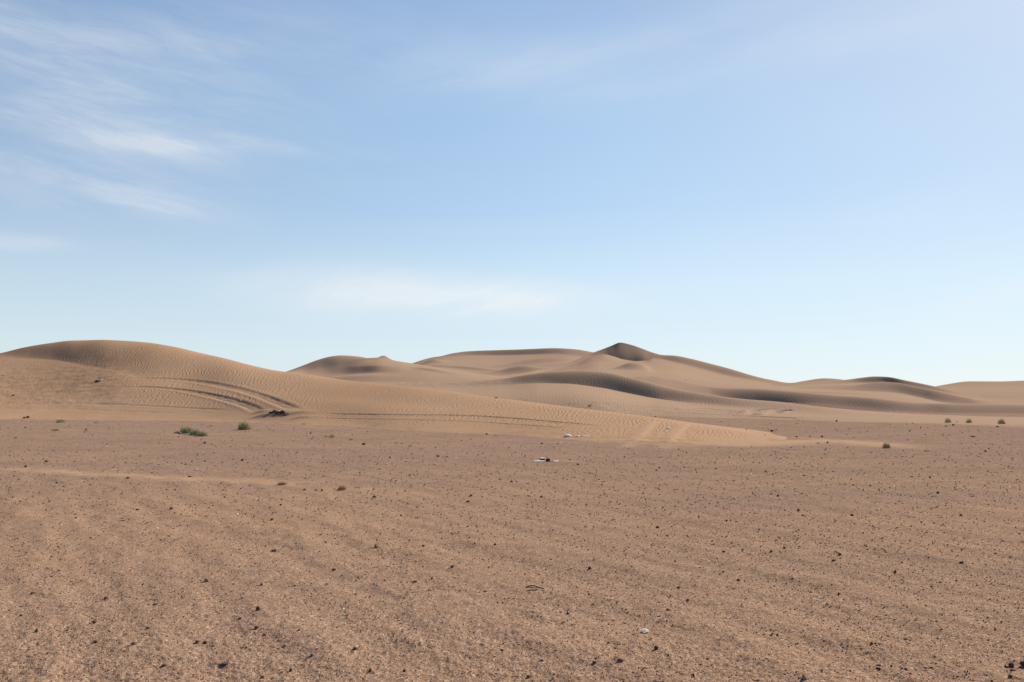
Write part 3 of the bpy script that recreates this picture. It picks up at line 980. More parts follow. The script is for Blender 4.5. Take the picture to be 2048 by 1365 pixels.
STONES = [
    # px, py, width, shape, colour, height factor, label
    (2023, 1333, 13, 'round', 'dark', 1.0, 'large dark stone topmost of the stone cluster in the bottom right corner'),
    (2012, 1335, 7, 'round', 'dark', .8, 'smaller dark stone touching the left side of the corner cluster'),
    (2047, 1332, 14, 'round', 'dark', 1.1, 'big dark rounded stone cut off by the right edge near the bottom'),
    (2025, 1342, 12, 'flat', 'dark', 1.0, 'flat dark stone with a pale edge below the corner cluster'),
    (2040, 1336, 6, 'round', 'red', .8, 'small reddish brown stone left of the big stone at the right edge'),
    (2021, 1353, 9, 'round', 'red', .8, 'purple brown stone lowest of the stones in the bottom right corner'),
    (1984, 1363, 6, 'round', 'red', .9, 'small dark red stone at the bottom edge near the right corner'),
    (1609, 1358, 14, 'pointed', 'tan', .95, 'tan cone shaped stone standing at the bottom edge'),
    (1758, 1331, 9, 'flat', 'dark', .9, 'upper slab of two flat dark stones stacked near the bottom right'),
    (1757, 1338, 11, 'flat', 'dark', .9, 'lower slab of two flat dark stones stacked near the bottom right'),
    (1783, 1333, 6, 'round', 'dark', 1.0, 'dark stone just right of the two stacked flat slabs'),
    (1812, 1339, 8, 'round', 'brown', .8, 'rounded brown stone right of the stacked flat slabs'),
    (1852, 1335, 9, 'flat', 'brown', .7, 'flat brown stone flush with the gravel in the lower right'),
    (1811, 1279, 9, 'flat', 'dark', 1.0, 'flat dark stone alone in the lower right gravel'),
    (1743, 1289, 6, 'round', 'dark', 1.3, 'small upright dark stone above the stacked flat slabs'),
    (1555, 1271, 6, 'round', 'dark', .9, 'small dark stone left of a white chip in the lower right'),
    (1640, 1273, 6, 'flat', 'white', .8, 'white stone chip in the lower right gravel'),
    (1967, 1085, 6, 'flat', 'white', .8, 'white stone chip on the gravel near the right edge'),
    (1290, 1266, 19, 'flat', 'white', 1.25, 'white stone slab with a brown shaded end in the lower middle'),
    (1313, 1299, 11, 'round', 'dark', 1.15, 'dark egg shaped stone standing below the white slab'),
    (1241, 1322, 12, 'long', 'red', 1.0, 'oblong rusty red stone in the lower middle'),
    (1336, 1312, 7, 'pointed', 'dark', .9, 'small dark stone with a pale tip below the egg shaped stone'),
    (1416, 1319, 7, 'round', 'red', .9, 'dark reddish stone in the gravel right of the egg shaped stone'),
    (1387, 1353, 8, 'pointed', 'dark', .9, 'pointed dark stone near the bottom edge, right of centre'),
    (1189, 1326, 9, 'round', 'dark', .8, 'lumpy dark stone left of the oblong rusty stone'),
    (1084, 1322, 8, 'round', 'grey', .8, 'greyish dark stone in the lower gravel left of the rusty stone'),
    (1057, 1354, 9, 'flat', 'dark', 1.2, 'dark blocky stone at the bottom edge near the middle'),
    (1004, 1301, 8, 'flat', 'red', 1.2, 'dark reddish flat stone in the bottom middle'),
    (1136, 1228, 8, 'pointed', 'dark', .8, 'wedge shaped dark stone below the bent dead twig'),
    (1187, 1209, 6, 'round', 'grey', .8, 'small grey stone right of and below the bent twig'),
    (1179, 1138, 8, 'round', 'dark', .9, 'isolated dark stone on smooth gravel above the bent twig'),
    (1477, 1161, 8, 'flat', 'dark', 1.3, 'dark block shaped stone on the gravel right of centre'),
    (1376, 1200, 7, 'flat', 'dark', 1.2, 'dark stone with two specks beside it right of centre'),
    (1335, 1220, 6, 'round', 'dark', .9, 'dark round stone halfway between the block shaped stone and the white slab'),
    (1680, 1110, 8, 'round', 'red', .9, 'right hand stone of a group of three on the right side gravel'),
    (1672, 1104, 6, 'flat', 'dark', .9, 'top stone of a group of three on the right side gravel'),
    (1668, 1122, 11, 'flat', 'dark', 1.0, 'flat dark stone with a pale top, lowest of the group of three'),
    (1569, 1097, 6, 'round', 'dark', 1.0, 'dark stone left of the group of three stones'),
    (1923, 1126, 9, 'flat', 'dark', 1.1, 'slanted flat dark stone with a pale top near the right edge'),
    (1678, 1189, 7, 'round', 'dark', 1.0, 'dark rounded stone in the gravel below the group of three'),
    (1863, 1174, 5, 'round', 'dark', .9, 'dark stone lower of the row on the right side gravel'),
    (548, 1103, 12, 'flat', 'dark', 1.1, 'flat dark stone with a lighter lower edge in the left middle gravel'),
    (753, 1095, 13, 'pointed', 'red', .7, 'dark red stone with a tail of sand, left of the middle'),
    (668, 1141, 8, 'round', 'dark', .8, 'dark stone below the flat and the red stones left of centre'),
    (904, 1135, 8, 'round', 'dark', .9, 'dark reddish stone just left of the middle gravel'),
    (830, 1164, 10, 'flat', 'dark', .9, 'flat dark stone lying in a bare patch left of centre'),
    (864, 1158, 6, 'round', 'red', 1.1, 'small upright reddish stone beside the flat stone left of centre'),
    (970, 1184, 9, 'flat', 'dark', 1.0, 'dark flat stone left of the bent twig'),
    (517, 1220, 14, 'pointed', 'dark', .9, 'pointed dark stone with spreading base left of centre'),
    (414, 1163, 15, 'pointed', 'brown', .7, 'wedge shaped brown stone casting a long shadow on the left'),
    (212, 1198, 11, 'round', 'red', .8, 'dark red stone in the left gravel'),
    (310, 1210, 9, 'round', 'dark', .7, 'dark lumpy stone right of the red stone on the left'),
    (188, 1247, 9, 'round', 'dark', 1.0, 'dark round stone in the lower left gravel'),
    (73, 1263, 11, 'pointed', 'brown', .8, 'pointed brown stone near the left edge'),
    (43, 1232, 9, 'pointed', 'dark', .7, 'slanting dark stone close to the left edge'),
    (66, 1187, 9, 'flat', 'dark', 1.0, 'flat dark stone near the left edge above the slanting stone'),
    (192, 1285, 9, 'round', 'dark', .8, 'dark stone below the round stone in the lower left'),
    (267, 1289, 13, 'flat', 'dark', .9, 'wide flat dark stone in the lower left'),
    (395, 1286, 9, 'round', 'dark', 1.0, 'left stone of a dark pair in the lower left'),
    (410, 1287, 9, 'round', 'dark', .9, 'right stone of a dark pair in the lower left'),
    (328, 1333, 11, 'round', 'dark', .7, 'dark stone at the bottom left, left of the long oval stone'),
    (451, 1328, 18, 'flat', 'dark', .6, 'long smooth oval dark stone at the bottom left'),
    (480, 1238, 9, 'flat', 'dark', 1.0, 'dark stone with a sand tail left of the pointed stone'),
    (513, 1257, 11, 'round', 'dark', .8, 'blocky dark stone below the pointed stone left of centre'),
    (530, 1270, 8, 'flat', 'red', 1.0, 'flat reddish stone under the blocky dark stone'),
    (598, 1261, 7, 'round', 'grey', .9, 'greyish stone right of the blocky dark stone'),
    (710, 1299, 10, 'round', 'dark', .8, 'rough black stone in the lower middle left'),
    (581, 1342, 9, 'pointed', 'red', 1.0, 'pointed stone with a pale right side near the bottom edge'),
    (740, 1343, 10, 'pointed', 'red', .8, 'low pointed reddish stone near the bottom edge'),
    (808, 1343, 10, 'pointed', 'dark', .8, 'dark stone beside a white chip near the bottom edge'),
    (815, 1341, 4, 'flat', 'white', 1.0, 'tiny white chip touching a dark stone near the bottom edge'),
    (525, 1356, 8, 'round', 'dark', .8, 'dark stone at the bottom edge left of the pointed stone'),
    (624, 1312, 8, 'round', 'grey', 1.1, 'greyish upright stone right of the pointed stone with a pale side'),
    (523, 1170, 7, 'round', 'brown', 1.0, 'light brown stone in the gravel left of centre'),
    (93, 924, 8, 'round', 'brown', .9, 'two tone brown stone at the far left of the plain'),
    (51, 934, 6, 'round', 'dark', .9, 'dark stone left of and below the two tone stone'),
    (256, 957, 7, 'round', 'red', .9, 'reddish stone with a pale right side on the sand streak'),
    (380, 954, 8, 'round', 'brown', .7, 'brown stone on the upper edge of the sand streak'),
    (410, 887, 6, 'round', 'dark', .9, 'dark stone on the plain below the sprawling shrub'),
    (343, 1018, 8, 'round', 'red', .8, 'dark red stone with a pale side on the left plain'),
    (275, 1020, 9, 'flat', 'dark', .9, 'flat dark stone on the left plain beside the red stone'),
    (609, 980, 7, 'flat', 'dark', 1.1, 'left stone of three dark stones in a row by the dry tuft'),
    (632, 981, 6, 'flat', 'dark', 1.0, 'middle stone of three dark stones in a row by the dry tuft'),
    (644, 982, 5, 'round', 'dark', 1.2, 'right stone of three dark stones in a row by the dry tuft'),
    (338, 998, 5, 'flat', 'white', 1.0, 'white stone chip on the left plain'),
    (749, 995, 8, 'round', 'red', .8, 'dark red stone at the right end of the sand streak'),
    (942, 992, 7, 'round', 'dark', .8, 'dark stone on the middle plain below the flat black stone'),
    (1083, 995, 8, 'pointed', 'dark', .8, 'dark stone on the middle plain below the rubbish'),
    (1023, 964, 6, 'round', 'dark', .8, 'dark stone on the middle plain left of and below the rubbish'),
    (876, 913, 9, 'flat', 'dark', .9, 'flat black stone left of the rubbish on the middle plain'),
    (894, 914, 7, 'flat', 'dark', .7, 'smaller flat dark stone right of the flat black stone'),
    (1156, 930, 6, 'round', 'dark', .9, 'dark stone right of the rubbish on the middle plain'),
    (802, 1032, 5, 'round', 'dark', 1.0, 'dark stone alone below the end of the sand streak'),
    (990, 1090, 6, 'round', 'dark', .9, 'dark stone in the centre of the gravel'),
    (1315, 1056, 7, 'round', 'dark', .9, 'dark stone right of the centre of the gravel'),
    (1556, 993, 6, 'round', 'dark', 1.0, 'dark round stone below the pale track line'),
    (1453, 1043, 6, 'round', 'dark', 1.0, 'left stone of two dark stones on the right plain'),
    (1473, 1044, 6, 'flat', 'dark', 1.0, 'right stone of two dark stones on the right plain'),
    (1704, 1032, 7, 'round', 'dark', 1.0, 'dark rounded stone by itself on the right plain'),
    (1605, 1031, 5, 'round', 'dark', .9, 'dark stone left of the lone rounded stone on the right plain'),
    (1876, 987, 6, 'round', 'dark', 1.1, 'upright dark stone on the right plain under the pale track line'),
    (1860, 956, 5, 'round', 'dark', 1.0, 'dark stone on the far side of the pale track line'),
    (1824, 954, 6, 'flat', 'dark', .9, 'flat dark stone beyond the pale track line'),
    (1636, 887, 5, 'flat', 'dark', 1.0, 'left stone of two by the tip of the sand tongue on the right'),
    (1655, 886, 5, 'round', 'dark', 1.0, 'right stone of two by the tip of the sand tongue on the right'),
    (1946, 874, 9, 'flat', 'dark', .7, 'long flat dark stone on the far right plain'),
    (1995, 854, 6, 'flat', 'dark', 1.1, 'dark stone under the rightmost shrub'),
    (1906, 851, 5, 'round', 'dark', 1.0, 'dark stone below the gap between the right hand shrubs'),
    (1892, 853, 5, 'flat', 'dark', 1.0, 'dark flat stone below the left one of the right hand shrubs'),
    (1673, 843, 5, 'round', 'dark', 1.0, 'dark stone on the edge of the far sand'),
    (27, 791, 6, 'flat', 'dark', 1.0, 'dark stone on the sand slope near the left edge'),
    (9, 750, 8, 'flat', 'white', .5, 'pale stone high on the sand slope at the left edge'),
    (193, 764, 8, 'round', 'dark', .9, 'dark stone under the bleached branch on the dune'),
    (56, 836, 8, 'round', 'red', .85, 'brick red stone at the foot of the left dune'),
    (49, 836, 6, 'round', 'dark', .7, 'black stone touching the brick red stone at the dune foot'),
    (780, 916, 5, 'round', 'dark', 1.0, 'small black stone left of the flat black stone'),
    (1096, 923, 10, 'round', 'dark', 1.1, 'round black lump on the pale sheet of rubbish'),
]
for a in STONES:
    stone(*a[:3], a[6], a[3], a[4], a[5])

# smaller pebbles that nothing tells apart: the largest of them one by one
n_left = 300 - len(STONES)
taken = np.array([(a[0], a[1]) for a in STONES], float)
k = 0
while k < n_left:
    py = srng.uniform(900, 1362) if srng.random() < .8 else srng.uniform(850, 900)
    px = srng.uniform(2, 2046)
    if np.min(np.hypot(taken[:, 0] - px, (taken[:, 1] - py) * 1.5)) < 14:
        continue
    x, y = on_flat(px, py)
    if py < 900 and any(hit(px, py).z > .12 for _ in (0,)):
        continue
    if float(flat_at(np.array([x]), np.array([y]), 'sand')[0]) > .5:
        continue
    w = min(7.0, 3.0 * (1 - srng.random()) ** -.28)
    colr = srng.choices(['dark', 'red', 'brown', 'grey'], [6, 3, 1.2, 1])[0]
    stone(px, py, w, {'dark': 'small dark pebble scattered on the gravel plain', 'red': 'small reddish pebble scattered on the gravel plain',
                      'brown': 'small light brown pebble scattered on the gravel plain', 'grey': 'small grey pebble scattered on the gravel plain'}[colr],
          srng.choice(['round', 'round', 'flat', 'pointed']), colr, srng.uniform(.7, 1.1), colr + ' pebbles scattered on the gravel', 'pebble')
    taken = np.vstack([taken, (px, py)])
    k += 1
for o in col.objects:
    if o.name.startswith('pebble'):
        o['category'] = 'pebble'


# ---- the gravel nobody could count
def gravel_material_loose():
    m, t = new_mat('loose_gravel')
    k_ = attr(t, 'tint')
    r = t.n('ShaderNodeValToRGB', {0: k_})
    el = r.color_ramp.elements
    for e_, (p, c) in zip([el[0], el[1], el.new(.5), el.new(.7), el.new(.9), el.new(.96)],
                          [(0, (.095, .055, .042)), (1, (.55, .46, .38)), (.5, (.155, .082, .054)), (.75, (.21, .122, .080)), (.92, (.28, .175, .115)), (.975, (.36, .24, .16))]):
        e_.position = p
        e_.color = c + (1,)
    co = t.n('ShaderNodeTexCoord').outputs['Object']
    b = t.n('ShaderNodeBump', {'Strength': .5, 'Distance': .003, 'Height': t.noise(co, 220, 2, .6)})
    principled(t, r.outputs[0], .9, b.outputs[0], .15)
    return m


def build_gravel(N=102000):
    rng = np.random.default_rng(5)
    py = 832 + (1430 - 832) * rng.random(N * 2) ** .85
    px = rng.uniform(-480, 2560, N * 2)
    x, y = on_flat(px, py)
    sand = flat_at(x, y, 'sand')
    c, s = math.cos(math.radians(-56)), math.sin(math.radians(-56))
    clump = fbm((x * c + y * s) / 1.6, (-x * s + y * c) / .45, 3, 140)
    p = np.clip(1 - 1.25 * sand, .04, 1) * np.clip(.75 + .6 * clump, .35, 1.1)
    far = sstep(y, 16, 34)
    p = p * (1 - .45 * far)
    keep = rng.random(N * 2) < p
    x, y = x[keep][:N], y[keep][:N]
    n = len(x)
    w = np.minimum(1.25 * (1 - rng.random(n)) ** -.36, 4.2) * (1 - .22 * sstep(y, 14, 32)) * y / F_PX
    z = flat_at(x, y)
    base_v, base_f = ICO0
    oct_v = np.array([(1, 0, 0), (-1, 0, 0), (0, 1, 0), (0, -1, 0), (0, 0, 1), (0, 0, -1)], float)
    oct_f = np.array([(0, 2, 4), (2, 1, 4), (1, 3, 4), (3, 0, 4), (2, 0, 5), (1, 2, 5), (3, 1, 5), (0, 3, 5)])
    nv = 6
    V = np.broadcast_to(oct_v, (n, nv, 3)) + rng.normal(size=(n, nv, 3)) * .22
    V = V * rng.uniform([.8, .55, .4], [1.25, 1.0, .95], (n, 3))[:, None, :]
    a = rng.uniform(0, 6.28, n)
    ca, sa = np.cos(a)[:, None], np.sin(a)[:, None]
    V = np.stack([V[..., 0] * ca - V[..., 1] * sa, V[..., 0] * sa + V[..., 1] * ca, V[..., 2]], -1)
    V = V * (w * .5)[:, None, None] + np.stack([x, y, z + w * .16], -1)[:, None, :]
    Fc = oct_f[None] + (np.arange(n) * nv)[:, None, None]
    me = bpy.data.meshes.new('gravel')
    fill_mesh(me, V.reshape(-1, 3), Fc.reshape(-1, 3), smooth=False)
    at = me.attributes.new('tint', 'FLOAT', 'POINT')
    at.data.foreach_set('value', np.repeat(rng.random(n).astype(np.float32), nv))
    me.materials.append(gravel_material_loose())
    o = bpy.data.objects.new('gravel', me)
    col.objects.link(o)
    tag(o, 'loose brown gravel covering the plain', None, None, 'stuff')


build_gravel()


# ---- plants
def leaf_mat(name, c1, c2):
    m, t = new_mat(name)
    k_ = attr(t, 'tint')
    c = t.mix(k_, c1 + (1,), c2 + (1,))
    d = t.n('ShaderNodeBsdfDiffuse', {'Color': c})
    tr = t.n('ShaderNodeBsdfTranslucent', {'Color': c})
    ms = t.n('ShaderNodeMixShader', {0: .25, 1: d.outputs[0], 2: tr.outputs[0]})
    t.n('ShaderNodeOutputMaterial', {0: ms.outputs[0]})
    return m


M_GREEN = leaf_mat('shrub_green', (.120, .145, .068), (.275, .290, .160))
M_OLIVE = leaf_mat('shrub_olive', (.075, .080, .034), (.185, .165, .072))
M_STRAW = leaf_mat('dry_straw', (.20, .125, .055), (.34, .22, .105))
M_TWIG = simple_mat('dead_twig', (.13, .085, .055), (.08, .055, .04), 40)
M_BLEACH = simple_mat('bleached_wood', (.55, .45, .35), (.42, .33, .25), 20)


def blades(rng, n, rx, ry, rz, length, width, lean=.5, solid=.35):
    """Narrow leaves filling a dome, pointing outwards and up."""
    d = rng.normal(size=(n, 3)); d[:, 2] = np.abs(d[:, 2]) * .9
    d /= np.linalg.norm(d, axis=1)[:, None]
    r = rng.uniform(solid, 1, n) ** .6
    r *= 1 + .16 * np.sin(d[:, 0] * 7 + d[:, 1] * 5) + .10 * np.sin(d[:, 1] * 11 - d[:, 0] * 3)
    c = d * r[:, None] * (rx, ry, rz)
    up = d * lean + np.array((0, 0, 1 - lean)) + rng.normal(size=(n, 3)) * .35
    up /= np.linalg.norm(up, axis=1)[:, None]
    side = np.cross(up, rng.normal(size=(n, 3)))
    side /= np.linalg.norm(side, axis=1)[:, None]
    L = (length * rng.uniform(.6, 1.3, n))[:, None]
    W = (width * rng.uniform(.7, 1.2, n))[:, None]
    P = np.stack([c - up * L * .5, c + side * W * .5, c + up * L * .5, c - side * W * .5], 1)
    P[..., 2] = np.maximum(P[..., 2], .0)
    F = np.arange(4 * n).reshape(n, 4)
    tint = np.repeat(np.clip(rng.normal(.45, .28, n), 0, 1), 4)
    return P.reshape(-1, 3), F, tint


def tube(p0, p1, r0, r1, n=5):
    p0, p1 = np.array(p0, float), np.array(p1, float)
    d = p1 - p0; d /= np.linalg.norm(d)
    a = np.cross(d, (0.3, .2, 1)); a /= np.linalg.norm(a); b = np.cross(d, a)
    ang = np.arange(n) * 2 * math.pi / n
    ring = np.cos(ang)[:, None] * a + np.sin(ang)[:, None] * b
    v = np.vstack([p0 + ring * r0, p1 + ring * r1])
    f = [(i, (i + 1) % n, n + (i + 1) % n, n + i) for i in range(n)]
    return v, np.array(f)


def joined(parts):
    V, Fc, o = [], [], 0
    for v, f in parts:
        V.append(v); Fc.append(f + o); o += len(v)
    return np.vstack(V), np.vstack(Fc)


def foliage(name, data, mat, parent=None):
    v, f, tint = data
    o = mesh_obj(name, v, f, mat, parent, smooth=False)
    at = o.data.attributes.new('tint', 'FLOAT', 'POINT')
    at.data.foreach_set('value', tint.astype(np.float32))
    return o


def shrub(px, py, w, h, label, mat=M_GREEN, n=1100, group=None, depth=1.0, seed=1, lean=.5, name='shrub', cat='shrub', leaf=.10, solid=.35):
    """w, h in photo pixels; the foot stands at px, py."""
    p = hit(px, py)
    k_ = p.y / F_PX
    W, Hh = w * k_, h * k_
    rng = np.random.default_rng(seed)
    fl = blades(rng, n, W * .46, W * .46 * depth, Hh * .92, max(leaf * W, .012), max(.022 * W, .006), lean, solid)
    if w < 9:
        o = foliage(name, fl, mat)
        o.location = p - Vector((0, 0, .01))
        return tag(o, label, cat, group)
    root = empty(name, p - Vector((0, 0, .01)))
    tag(root, label, cat, group)
    foliage('foliage', fl, mat, root)
    st = []
    for i in range(7):
        a = rng.uniform(0, 6.28)
        e_ = np.array((math.cos(a) * W * .3, math.sin(a) * W * .3 * depth, Hh * rng.uniform(.5, .8)))
        st.append(tube((e_[0] * .1, e_[1] * .1, -.02), e_, W * .018, W * .007))
    mesh_obj('stem', *joined(st), M_TWIG, root)
    return root


shrub(487, 860, 28, 18, 'round dense green shrub standing alone at the foot of the left dune', n=2200, seed=2, leaf=.09, solid=.15)
shrub(372, 867, 30, 15, 'left mound of the sprawling green shrub with a pale branch under it', n=1500, seed=3, leaf=.11, solid=.15)
shrub(390, 870.5, 26, 13.5, 'middle mound of the sprawling green shrub', n=1300, seed=4, leaf=.11, solid=.15)
shrub(404, 873, 23, 12, 'lower right mound of the sprawling green shrub', n=1100, seed=5, leaf=.12, solid=.15)
shrub(120, 846, 19, 9, 'small green shrub at the foot of the dune on the left', n=420, seed=6, leaf=.16)
shrub(192, 846.5, 10, 4, 'tiny green plant right of the small shrub on the left', n=130, seed=7, leaf=.2)
shrub(423, 853, 10, 4, 'tiny green plant behind the sprawling shrub', n=90, seed=8, leaf=.2)
shrub(663, 876, 14, 9, 'small bushy green plant with dry twigs on its left', n=360, seed=9, leaf=.16)
shrub(652, 875, 9, 5, 'dry grey twigs left of the small bushy plant', M_STRAW, 70, seed=10, leaf=.3, cat='dry plant', name='dry_plant')
shrub(701, 881, 11, 5, 'tiny green plant right of the small bushy plant', n=140, seed=11, leaf=.2)
shrub(792, 887, 9, 3, 'flat tiny green plant on the plain left of centre', n=80, seed=12, leaf=.22)
shrub(607, 850, 9, 5, 'tiny dry plant at the dune foot right of the dug tracks', M_STRAW, 60, seed=13, leaf=.3, cat='dry plant', name='dry_plant')
shrub(514, 860, 5, 2.5, 'tiny plant right of the round green shrub', n=40, seed=14, leaf=.25)
shrub(111, 862, 16, 4.5, 'low dry orange tuft on the plain at the far left', M_STRAW, 220, seed=15, cat='dry tuft', name='dry_tuft', leaf=.22)
shrub(171, 863, 11, 4, 'low dry tuft right of the far left one', M_STRAW, 150, seed=16, cat='dry tuft', name='dry_tuft', leaf=.22)
shrub(354, 867, 15, 5, 'rusty dry tuft left of the sprawling shrub', M_STRAW, 240, seed=17, cat='dry tuft', name='dry_tuft', leaf=.22)
shrub(564, 970, 20, 8, 'dry straw tuft on the sand streak, the left one of two', M_STRAW, 260, seed=18, cat='dry tuft', name='dry_tuft', leaf=.3, lean=.8)
shrub(684, 980, 20, 9, 'dry straw tuft at the end of the sand streak, the right one of two', M_STRAW, 280, seed=19, cat='dry tuft', name='dry_tuft', leaf=.3, lean=.8)
shrub(716, 976, 16, 3, 'sparse flat dry tuft right of the two straw tufts', M_STRAW, 70, seed=20, cat='dry tuft', name='dry_tuft', leaf=.3, lean=.9)
shrub(1773, 897, 17, 13, 'round olive shrub alone on the right side of the plain', M_OLIVE, 900, seed=21, leaf=.16)
shrub(1651, 901, 8, 6, 'tiny bright green plant left of the round olive shrub', n=140, seed=22, leaf=.2)
shrub(1896, 845.5, 14, 10, 'left shrub of three on the sand edge at the far right', M_OLIVE, 600, seed=23, leaf=.16)
shrub(1914.5, 845.5, 6, 6, 'tiny bush between the left and middle shrubs at the far right', M_OLIVE, 90, seed=24, leaf=.2)
shrub(1938, 846, 13, 9, 'middle shrub of three with a branch sticking out right', M_OLIVE, 500, seed=25, leaf=.2)
shrub(2003, 848, 15, 11, 'right shrub of three, dark and spiky, at the far right', M_OLIVE, 700, seed=26, leaf=.18)
shrub(1620, 874, 8, 4, 'tiny green plant on the gravel beyond the sand tongue', n=100, seed=27, leaf=.2)
shrub(1548, 863, 6, 4, 'tiny green plant beyond the tip of the near dune', n=60, seed=28, leaf=.2)
shrub(1698, 859.5, 7, 5, 'tiny olive plant on the far gravel right of the near dune', M_OLIVE, 70, seed=29, leaf=.22)
shrub(1886, 872, 7, 4, 'left of two tiny plants on the far right gravel', M_OLIVE, 70, seed=30, leaf=.22)
shrub(1899, 872, 6, 6, 'right of two tiny plants on the far right gravel', M_OLIVE, 60, seed=31, leaf=.22)
shrub(1853, 903, 15, 3, 'flat dry tuft right of the round olive shrub', M_STRAW, 130, seed=32, cat='dry tuft', name='dry_tuft', leaf=.25)
shrub(1690, 971, 7, 7, 'thin sprig growing beside the pale track line', M_OLIVE, 40, seed=33, leaf=.35, name='sprig', cat='plant')
shrub(992, 797, 9, 4, 'dark shrub behind the crest of the near dune, leftmost of three', M_OLIVE, 200, seed=34, leaf=.2)
shrub(1043, 799, 5, 4, 'dark shrub behind the crest of the near dune, middle of three', M_OLIVE, 100, seed=35, leaf=.2)
shrub(1051, 803, 6, 5, 'dark shrub behind the crest of the near dune, rightmost of three', M_OLIVE, 100, seed=36, leaf=.2)
shrub(1180, 813.5, 10, 6, 'dark shrub on the sand flat below the dark rounded dune face', M_OLIVE, 240, seed=37, leaf=.2)
shrub(1372, 763, 6, 3, 'dark speck of a plant on the slope of the highest dune', M_OLIVE, 60, seed=38, leaf=.2)


# ---- branches and rubbish
def branch(pts, r, label, mat, cat, name):
    """A bent branch through photo points (px, py, height in photo px)."""
    P = []
    for px, py, hh in pts:
        q = hit(px, py)
        P.append(np.array(q) + (0, 0, hh * q.y / F_PX))
    k_ = P[0][1] / F_PX
    segs = [tube(P[i], P[i + 1], r * k_ * (1 - .5 * i / len(P)), r * k_ * (1 - .5 * (i + 1) / len(P)), 6) for i in range(len(P) - 1)]
    o = mesh_obj(name, *joined(segs), mat)
    c = np.mean(P, axis=0)
    me = o.data
    co = np.empty(len(me.vertices) * 3, np.float32); me.vertices.foreach_get('co', co)
    co = (co.reshape(-1, 3) - c).astype(np.float32)
    me.vertices.foreach_set('co', co.reshape(-1)); me.update()
    o.location = c
    return tag(o, label, cat)


def crumpled(px, py, w, d, h, label, mat, cat, name, seed, base=None, rz=0.0):
    """A crumpled sheet or bag: creased closed surface; w, d, h in photo px of width at that distance."""
    p = hit(px, py)
    k_ = p.y / F_PX
    rng = np.random.default_rng(seed)
    v = (base or ICO2)[0].copy()
    for _ in range(10):
        n = rng.normal(size=3); n /= np.linalg.norm(n)
        v += n * (np.abs(v @ n - rng.uniform(-.4, .4))[:, None] - .4) * .22
    v[:, 2] = np.maximum(v[:, 2], -.25)
    v *= (w * .45 * k_, d * .45 * k_, h * .6 * k_)
    v[:, 2] += h * .15 * k_
    o = mesh_obj(name, v, (base or ICO2)[1], mat, smooth=False)
    o.location = p
    o.rotation_euler = (0, 0, rz)
    return tag(o, label, cat)


M_PLASTIC = simple_mat('white_plastic', (.85, .80, .73), (.78, .73, .66), 10, .6, .3)
M_BLUE = simple_mat('pale_sheet', (.42, .46, .48), (.34, .38, .40), 10, .5, .4)
M_CLOD = simple_mat('dark_clod', (.075, .042, .032), (.045, .028, .024), 18)

branch([(357, 866.5, 2), (362, 869, 1.5), (370, 869.5, .8), (382, 869.5, .5)], 1.3, 'pale bleached branch under the left mound of the sprawling shrub', M_BLEACH, 'branch', 'branch')
branch([(383, 868.5, 1), (386, 872, .6), (393, 872.5, .6), (400, 873, .3)], .9, 'bent whitish stick under the middle of the sprawling shrub', M_BLEACH, 'stick', 'stick')
branch([(196, 763, 2.5), (201, 763, 1.5), (207, 761, 2.5), (212, 760, 3)], 1.5, 'bleached forked branch lying on the left dune', M_BLEACH, 'branch', 'branch')
branch([(197, 760, 2.5), (203, 759, 3), (207, 758, 2)], 1.2, 'short pale branch behind the bleached forked branch', M_BLEACH, 'branch', 'branch')
branch([(1052, 1176, 1), (1060, 1174, 2.2), (1068, 1174, 2.5), (1076, 1176, 1.5), (1088, 1178, .6)], 1.3, 'bent dark dead twig lying on the gravel', M_TWIG, 'twig', 'twig')
branch([(1052, 1183, .6), (1062, 1181, .9), (1074, 1181, .6)], .9, 'short grey stick in front of the bent dead twig', M_TWIG, 'stick', 'stick')
branch([(1224, 1322, .6), (1229, 1316, 3), (1237, 1321, .8)], .8, 'tiny bent dark twig beside the oblong rusty stone', M_TWIG, 'twig', 'twig')
branch([(236, 1043, .4), (243, 1042, 1), (250, 1042.5, .4)], .9, 'short brown stick on the left plain', M_TWIG, 'stick', 'stick')

crumpled(1135, 873.5, 17, 10, 7, 'crumpled white plastic bag at the foot of the near dune', M_PLASTIC, 'plastic bag', 'plastic_bag', 3)
crumpled(1157, 873, 11, 5, 1.6, 'left piece of flat white plastic beside the crumpled bag', M_PLASTIC, 'plastic sheet', 'plastic_sheet', 4)
crumpled(1172, 873, 16, 5, 1.4, 'right piece of flat white plastic beside the crumpled bag', M_PLASTIC, 'plastic sheet', 'plastic_sheet', 5)
crumpled(1336, 858.5, 9, 6, 4.5, 'small white plastic scrap on the sand between the pale ridged tracks', M_PLASTIC, 'plastic scrap', 'plastic_scrap', 6)
crumpled(1080, 922, 24, 22, 1.3, 'pale blue plastic sheet lying under the black lump', M_BLUE, 'plastic sheet', 'plastic_sheet', 7)
crumpled(1112, 922.5, 13, 8, 1.0, 'narrow white strip right of the black lump', M_PLASTIC, 'plastic strip', 'plastic_strip', 8)
crumpled(912, 916, 6, 5, 1.6, 'tiny white scrap right of the flat black stones', M_PLASTIC, 'plastic scrap', 'plastic_scrap', 9)
crumpled(481, 801, 4, 4, 1.6, 'tiny white scrap between the tyre ruts on the dune', M_PLASTIC, 'plastic scrap', 'plastic_scrap', 10)
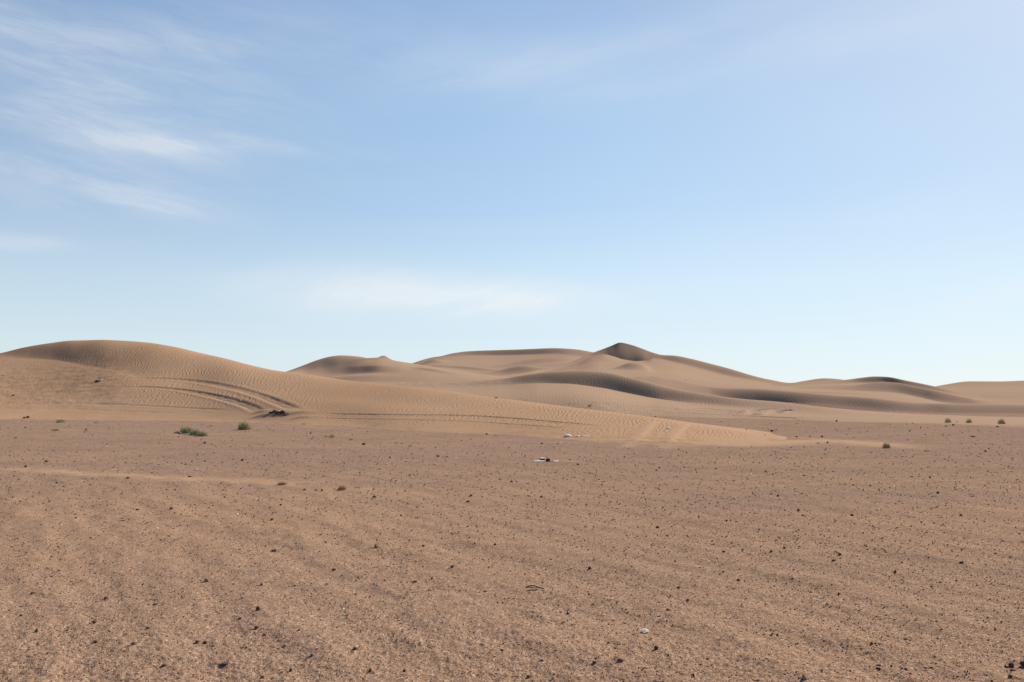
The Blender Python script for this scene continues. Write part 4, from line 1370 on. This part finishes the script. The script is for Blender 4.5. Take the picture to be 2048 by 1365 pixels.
crumpled(1886, 850.5, 4, 3, 1.6, 'tiny white scrap on the far right below the left shrub', M_PLASTIC, 'plastic scrap', 'plastic_scrap', 11)
crumpled(1712, 821.5, 3.5, 3, 2, 'tiny white speck on the far sand at the right', M_PLASTIC, 'plastic scrap', 'plastic_scrap', 12)

# a burnt box with a pale lid, next to the black lump
pb = hit(1085, 921)
kb = pb.y / F_PX * .85
box = empty('rubbish_box', pb, .5)
tag(box, 'dark open box with a pale lid beside the round black lump', 'box')
bv = np.array([(-5, -3, 0), (5, -3, 0), (5, 3, 0), (-5, 3, 0), (-4.6, -2.7, 4), (4.4, -2.9, 3.6), (4.7, 2.8, 4.2), (-4.8, 2.6, 4.4)], float) * kb
bf = np.array([(0, 1, 5, 4), (1, 2, 6, 5), (2, 3, 7, 6), (3, 0, 4, 7), (3, 2, 1, 0), (4, 5, 6, 7)])
mesh_obj('box_body', bv, bf, M_CLOD, box, smooth=False)
lv = np.array([(-5.6, -3.4, 4.3), (5.2, -3.6, 4.0), (5.5, 3.4, 5.2), (-5.5, 3.2, 5.4), (-5.6, -3.4, 4.9), (5.2, -3.6, 4.6), (5.5, 3.4, 5.9), (-5.5, 3.2, 6.1)], float) * kb
mesh_obj('lid', lv, bf, M_BLEACH, box, smooth=False)

# clods of dark earth thrown up between the ruts
crng = np.random.default_rng(9)
for i, (px, py, w) in enumerate([(544, 826, 6), (549, 825, 9), (555, 826, 8), (560, 826.5, 9), (565, 825.5, 9), (569, 828, 7), (571, 831, 7), (557, 829.5, 6),
                                 (540, 826.5, 5), (563, 829, 6), (551, 828, 5), (575, 828.5, 5), (577, 830, 4), (566, 832, 4)]):
    p = hit(px, py)
    v = stone_verts('round', crng)
    v *= 1 + .25 * crng.normal(size=(len(v), 1)) * .5
    o = mesh_obj('clod', v, ICO1[1], M_CLOD, None, smooth=False)
    o.location = p
    m = w * p.y / F_PX
    o.scale = (m, m, m * crng.uniform(.5, .8))
    tag(o, 'dark crumbly clod of earth in the heap between the tyre ruts', 'clod', 'clods heaped between the ruts')
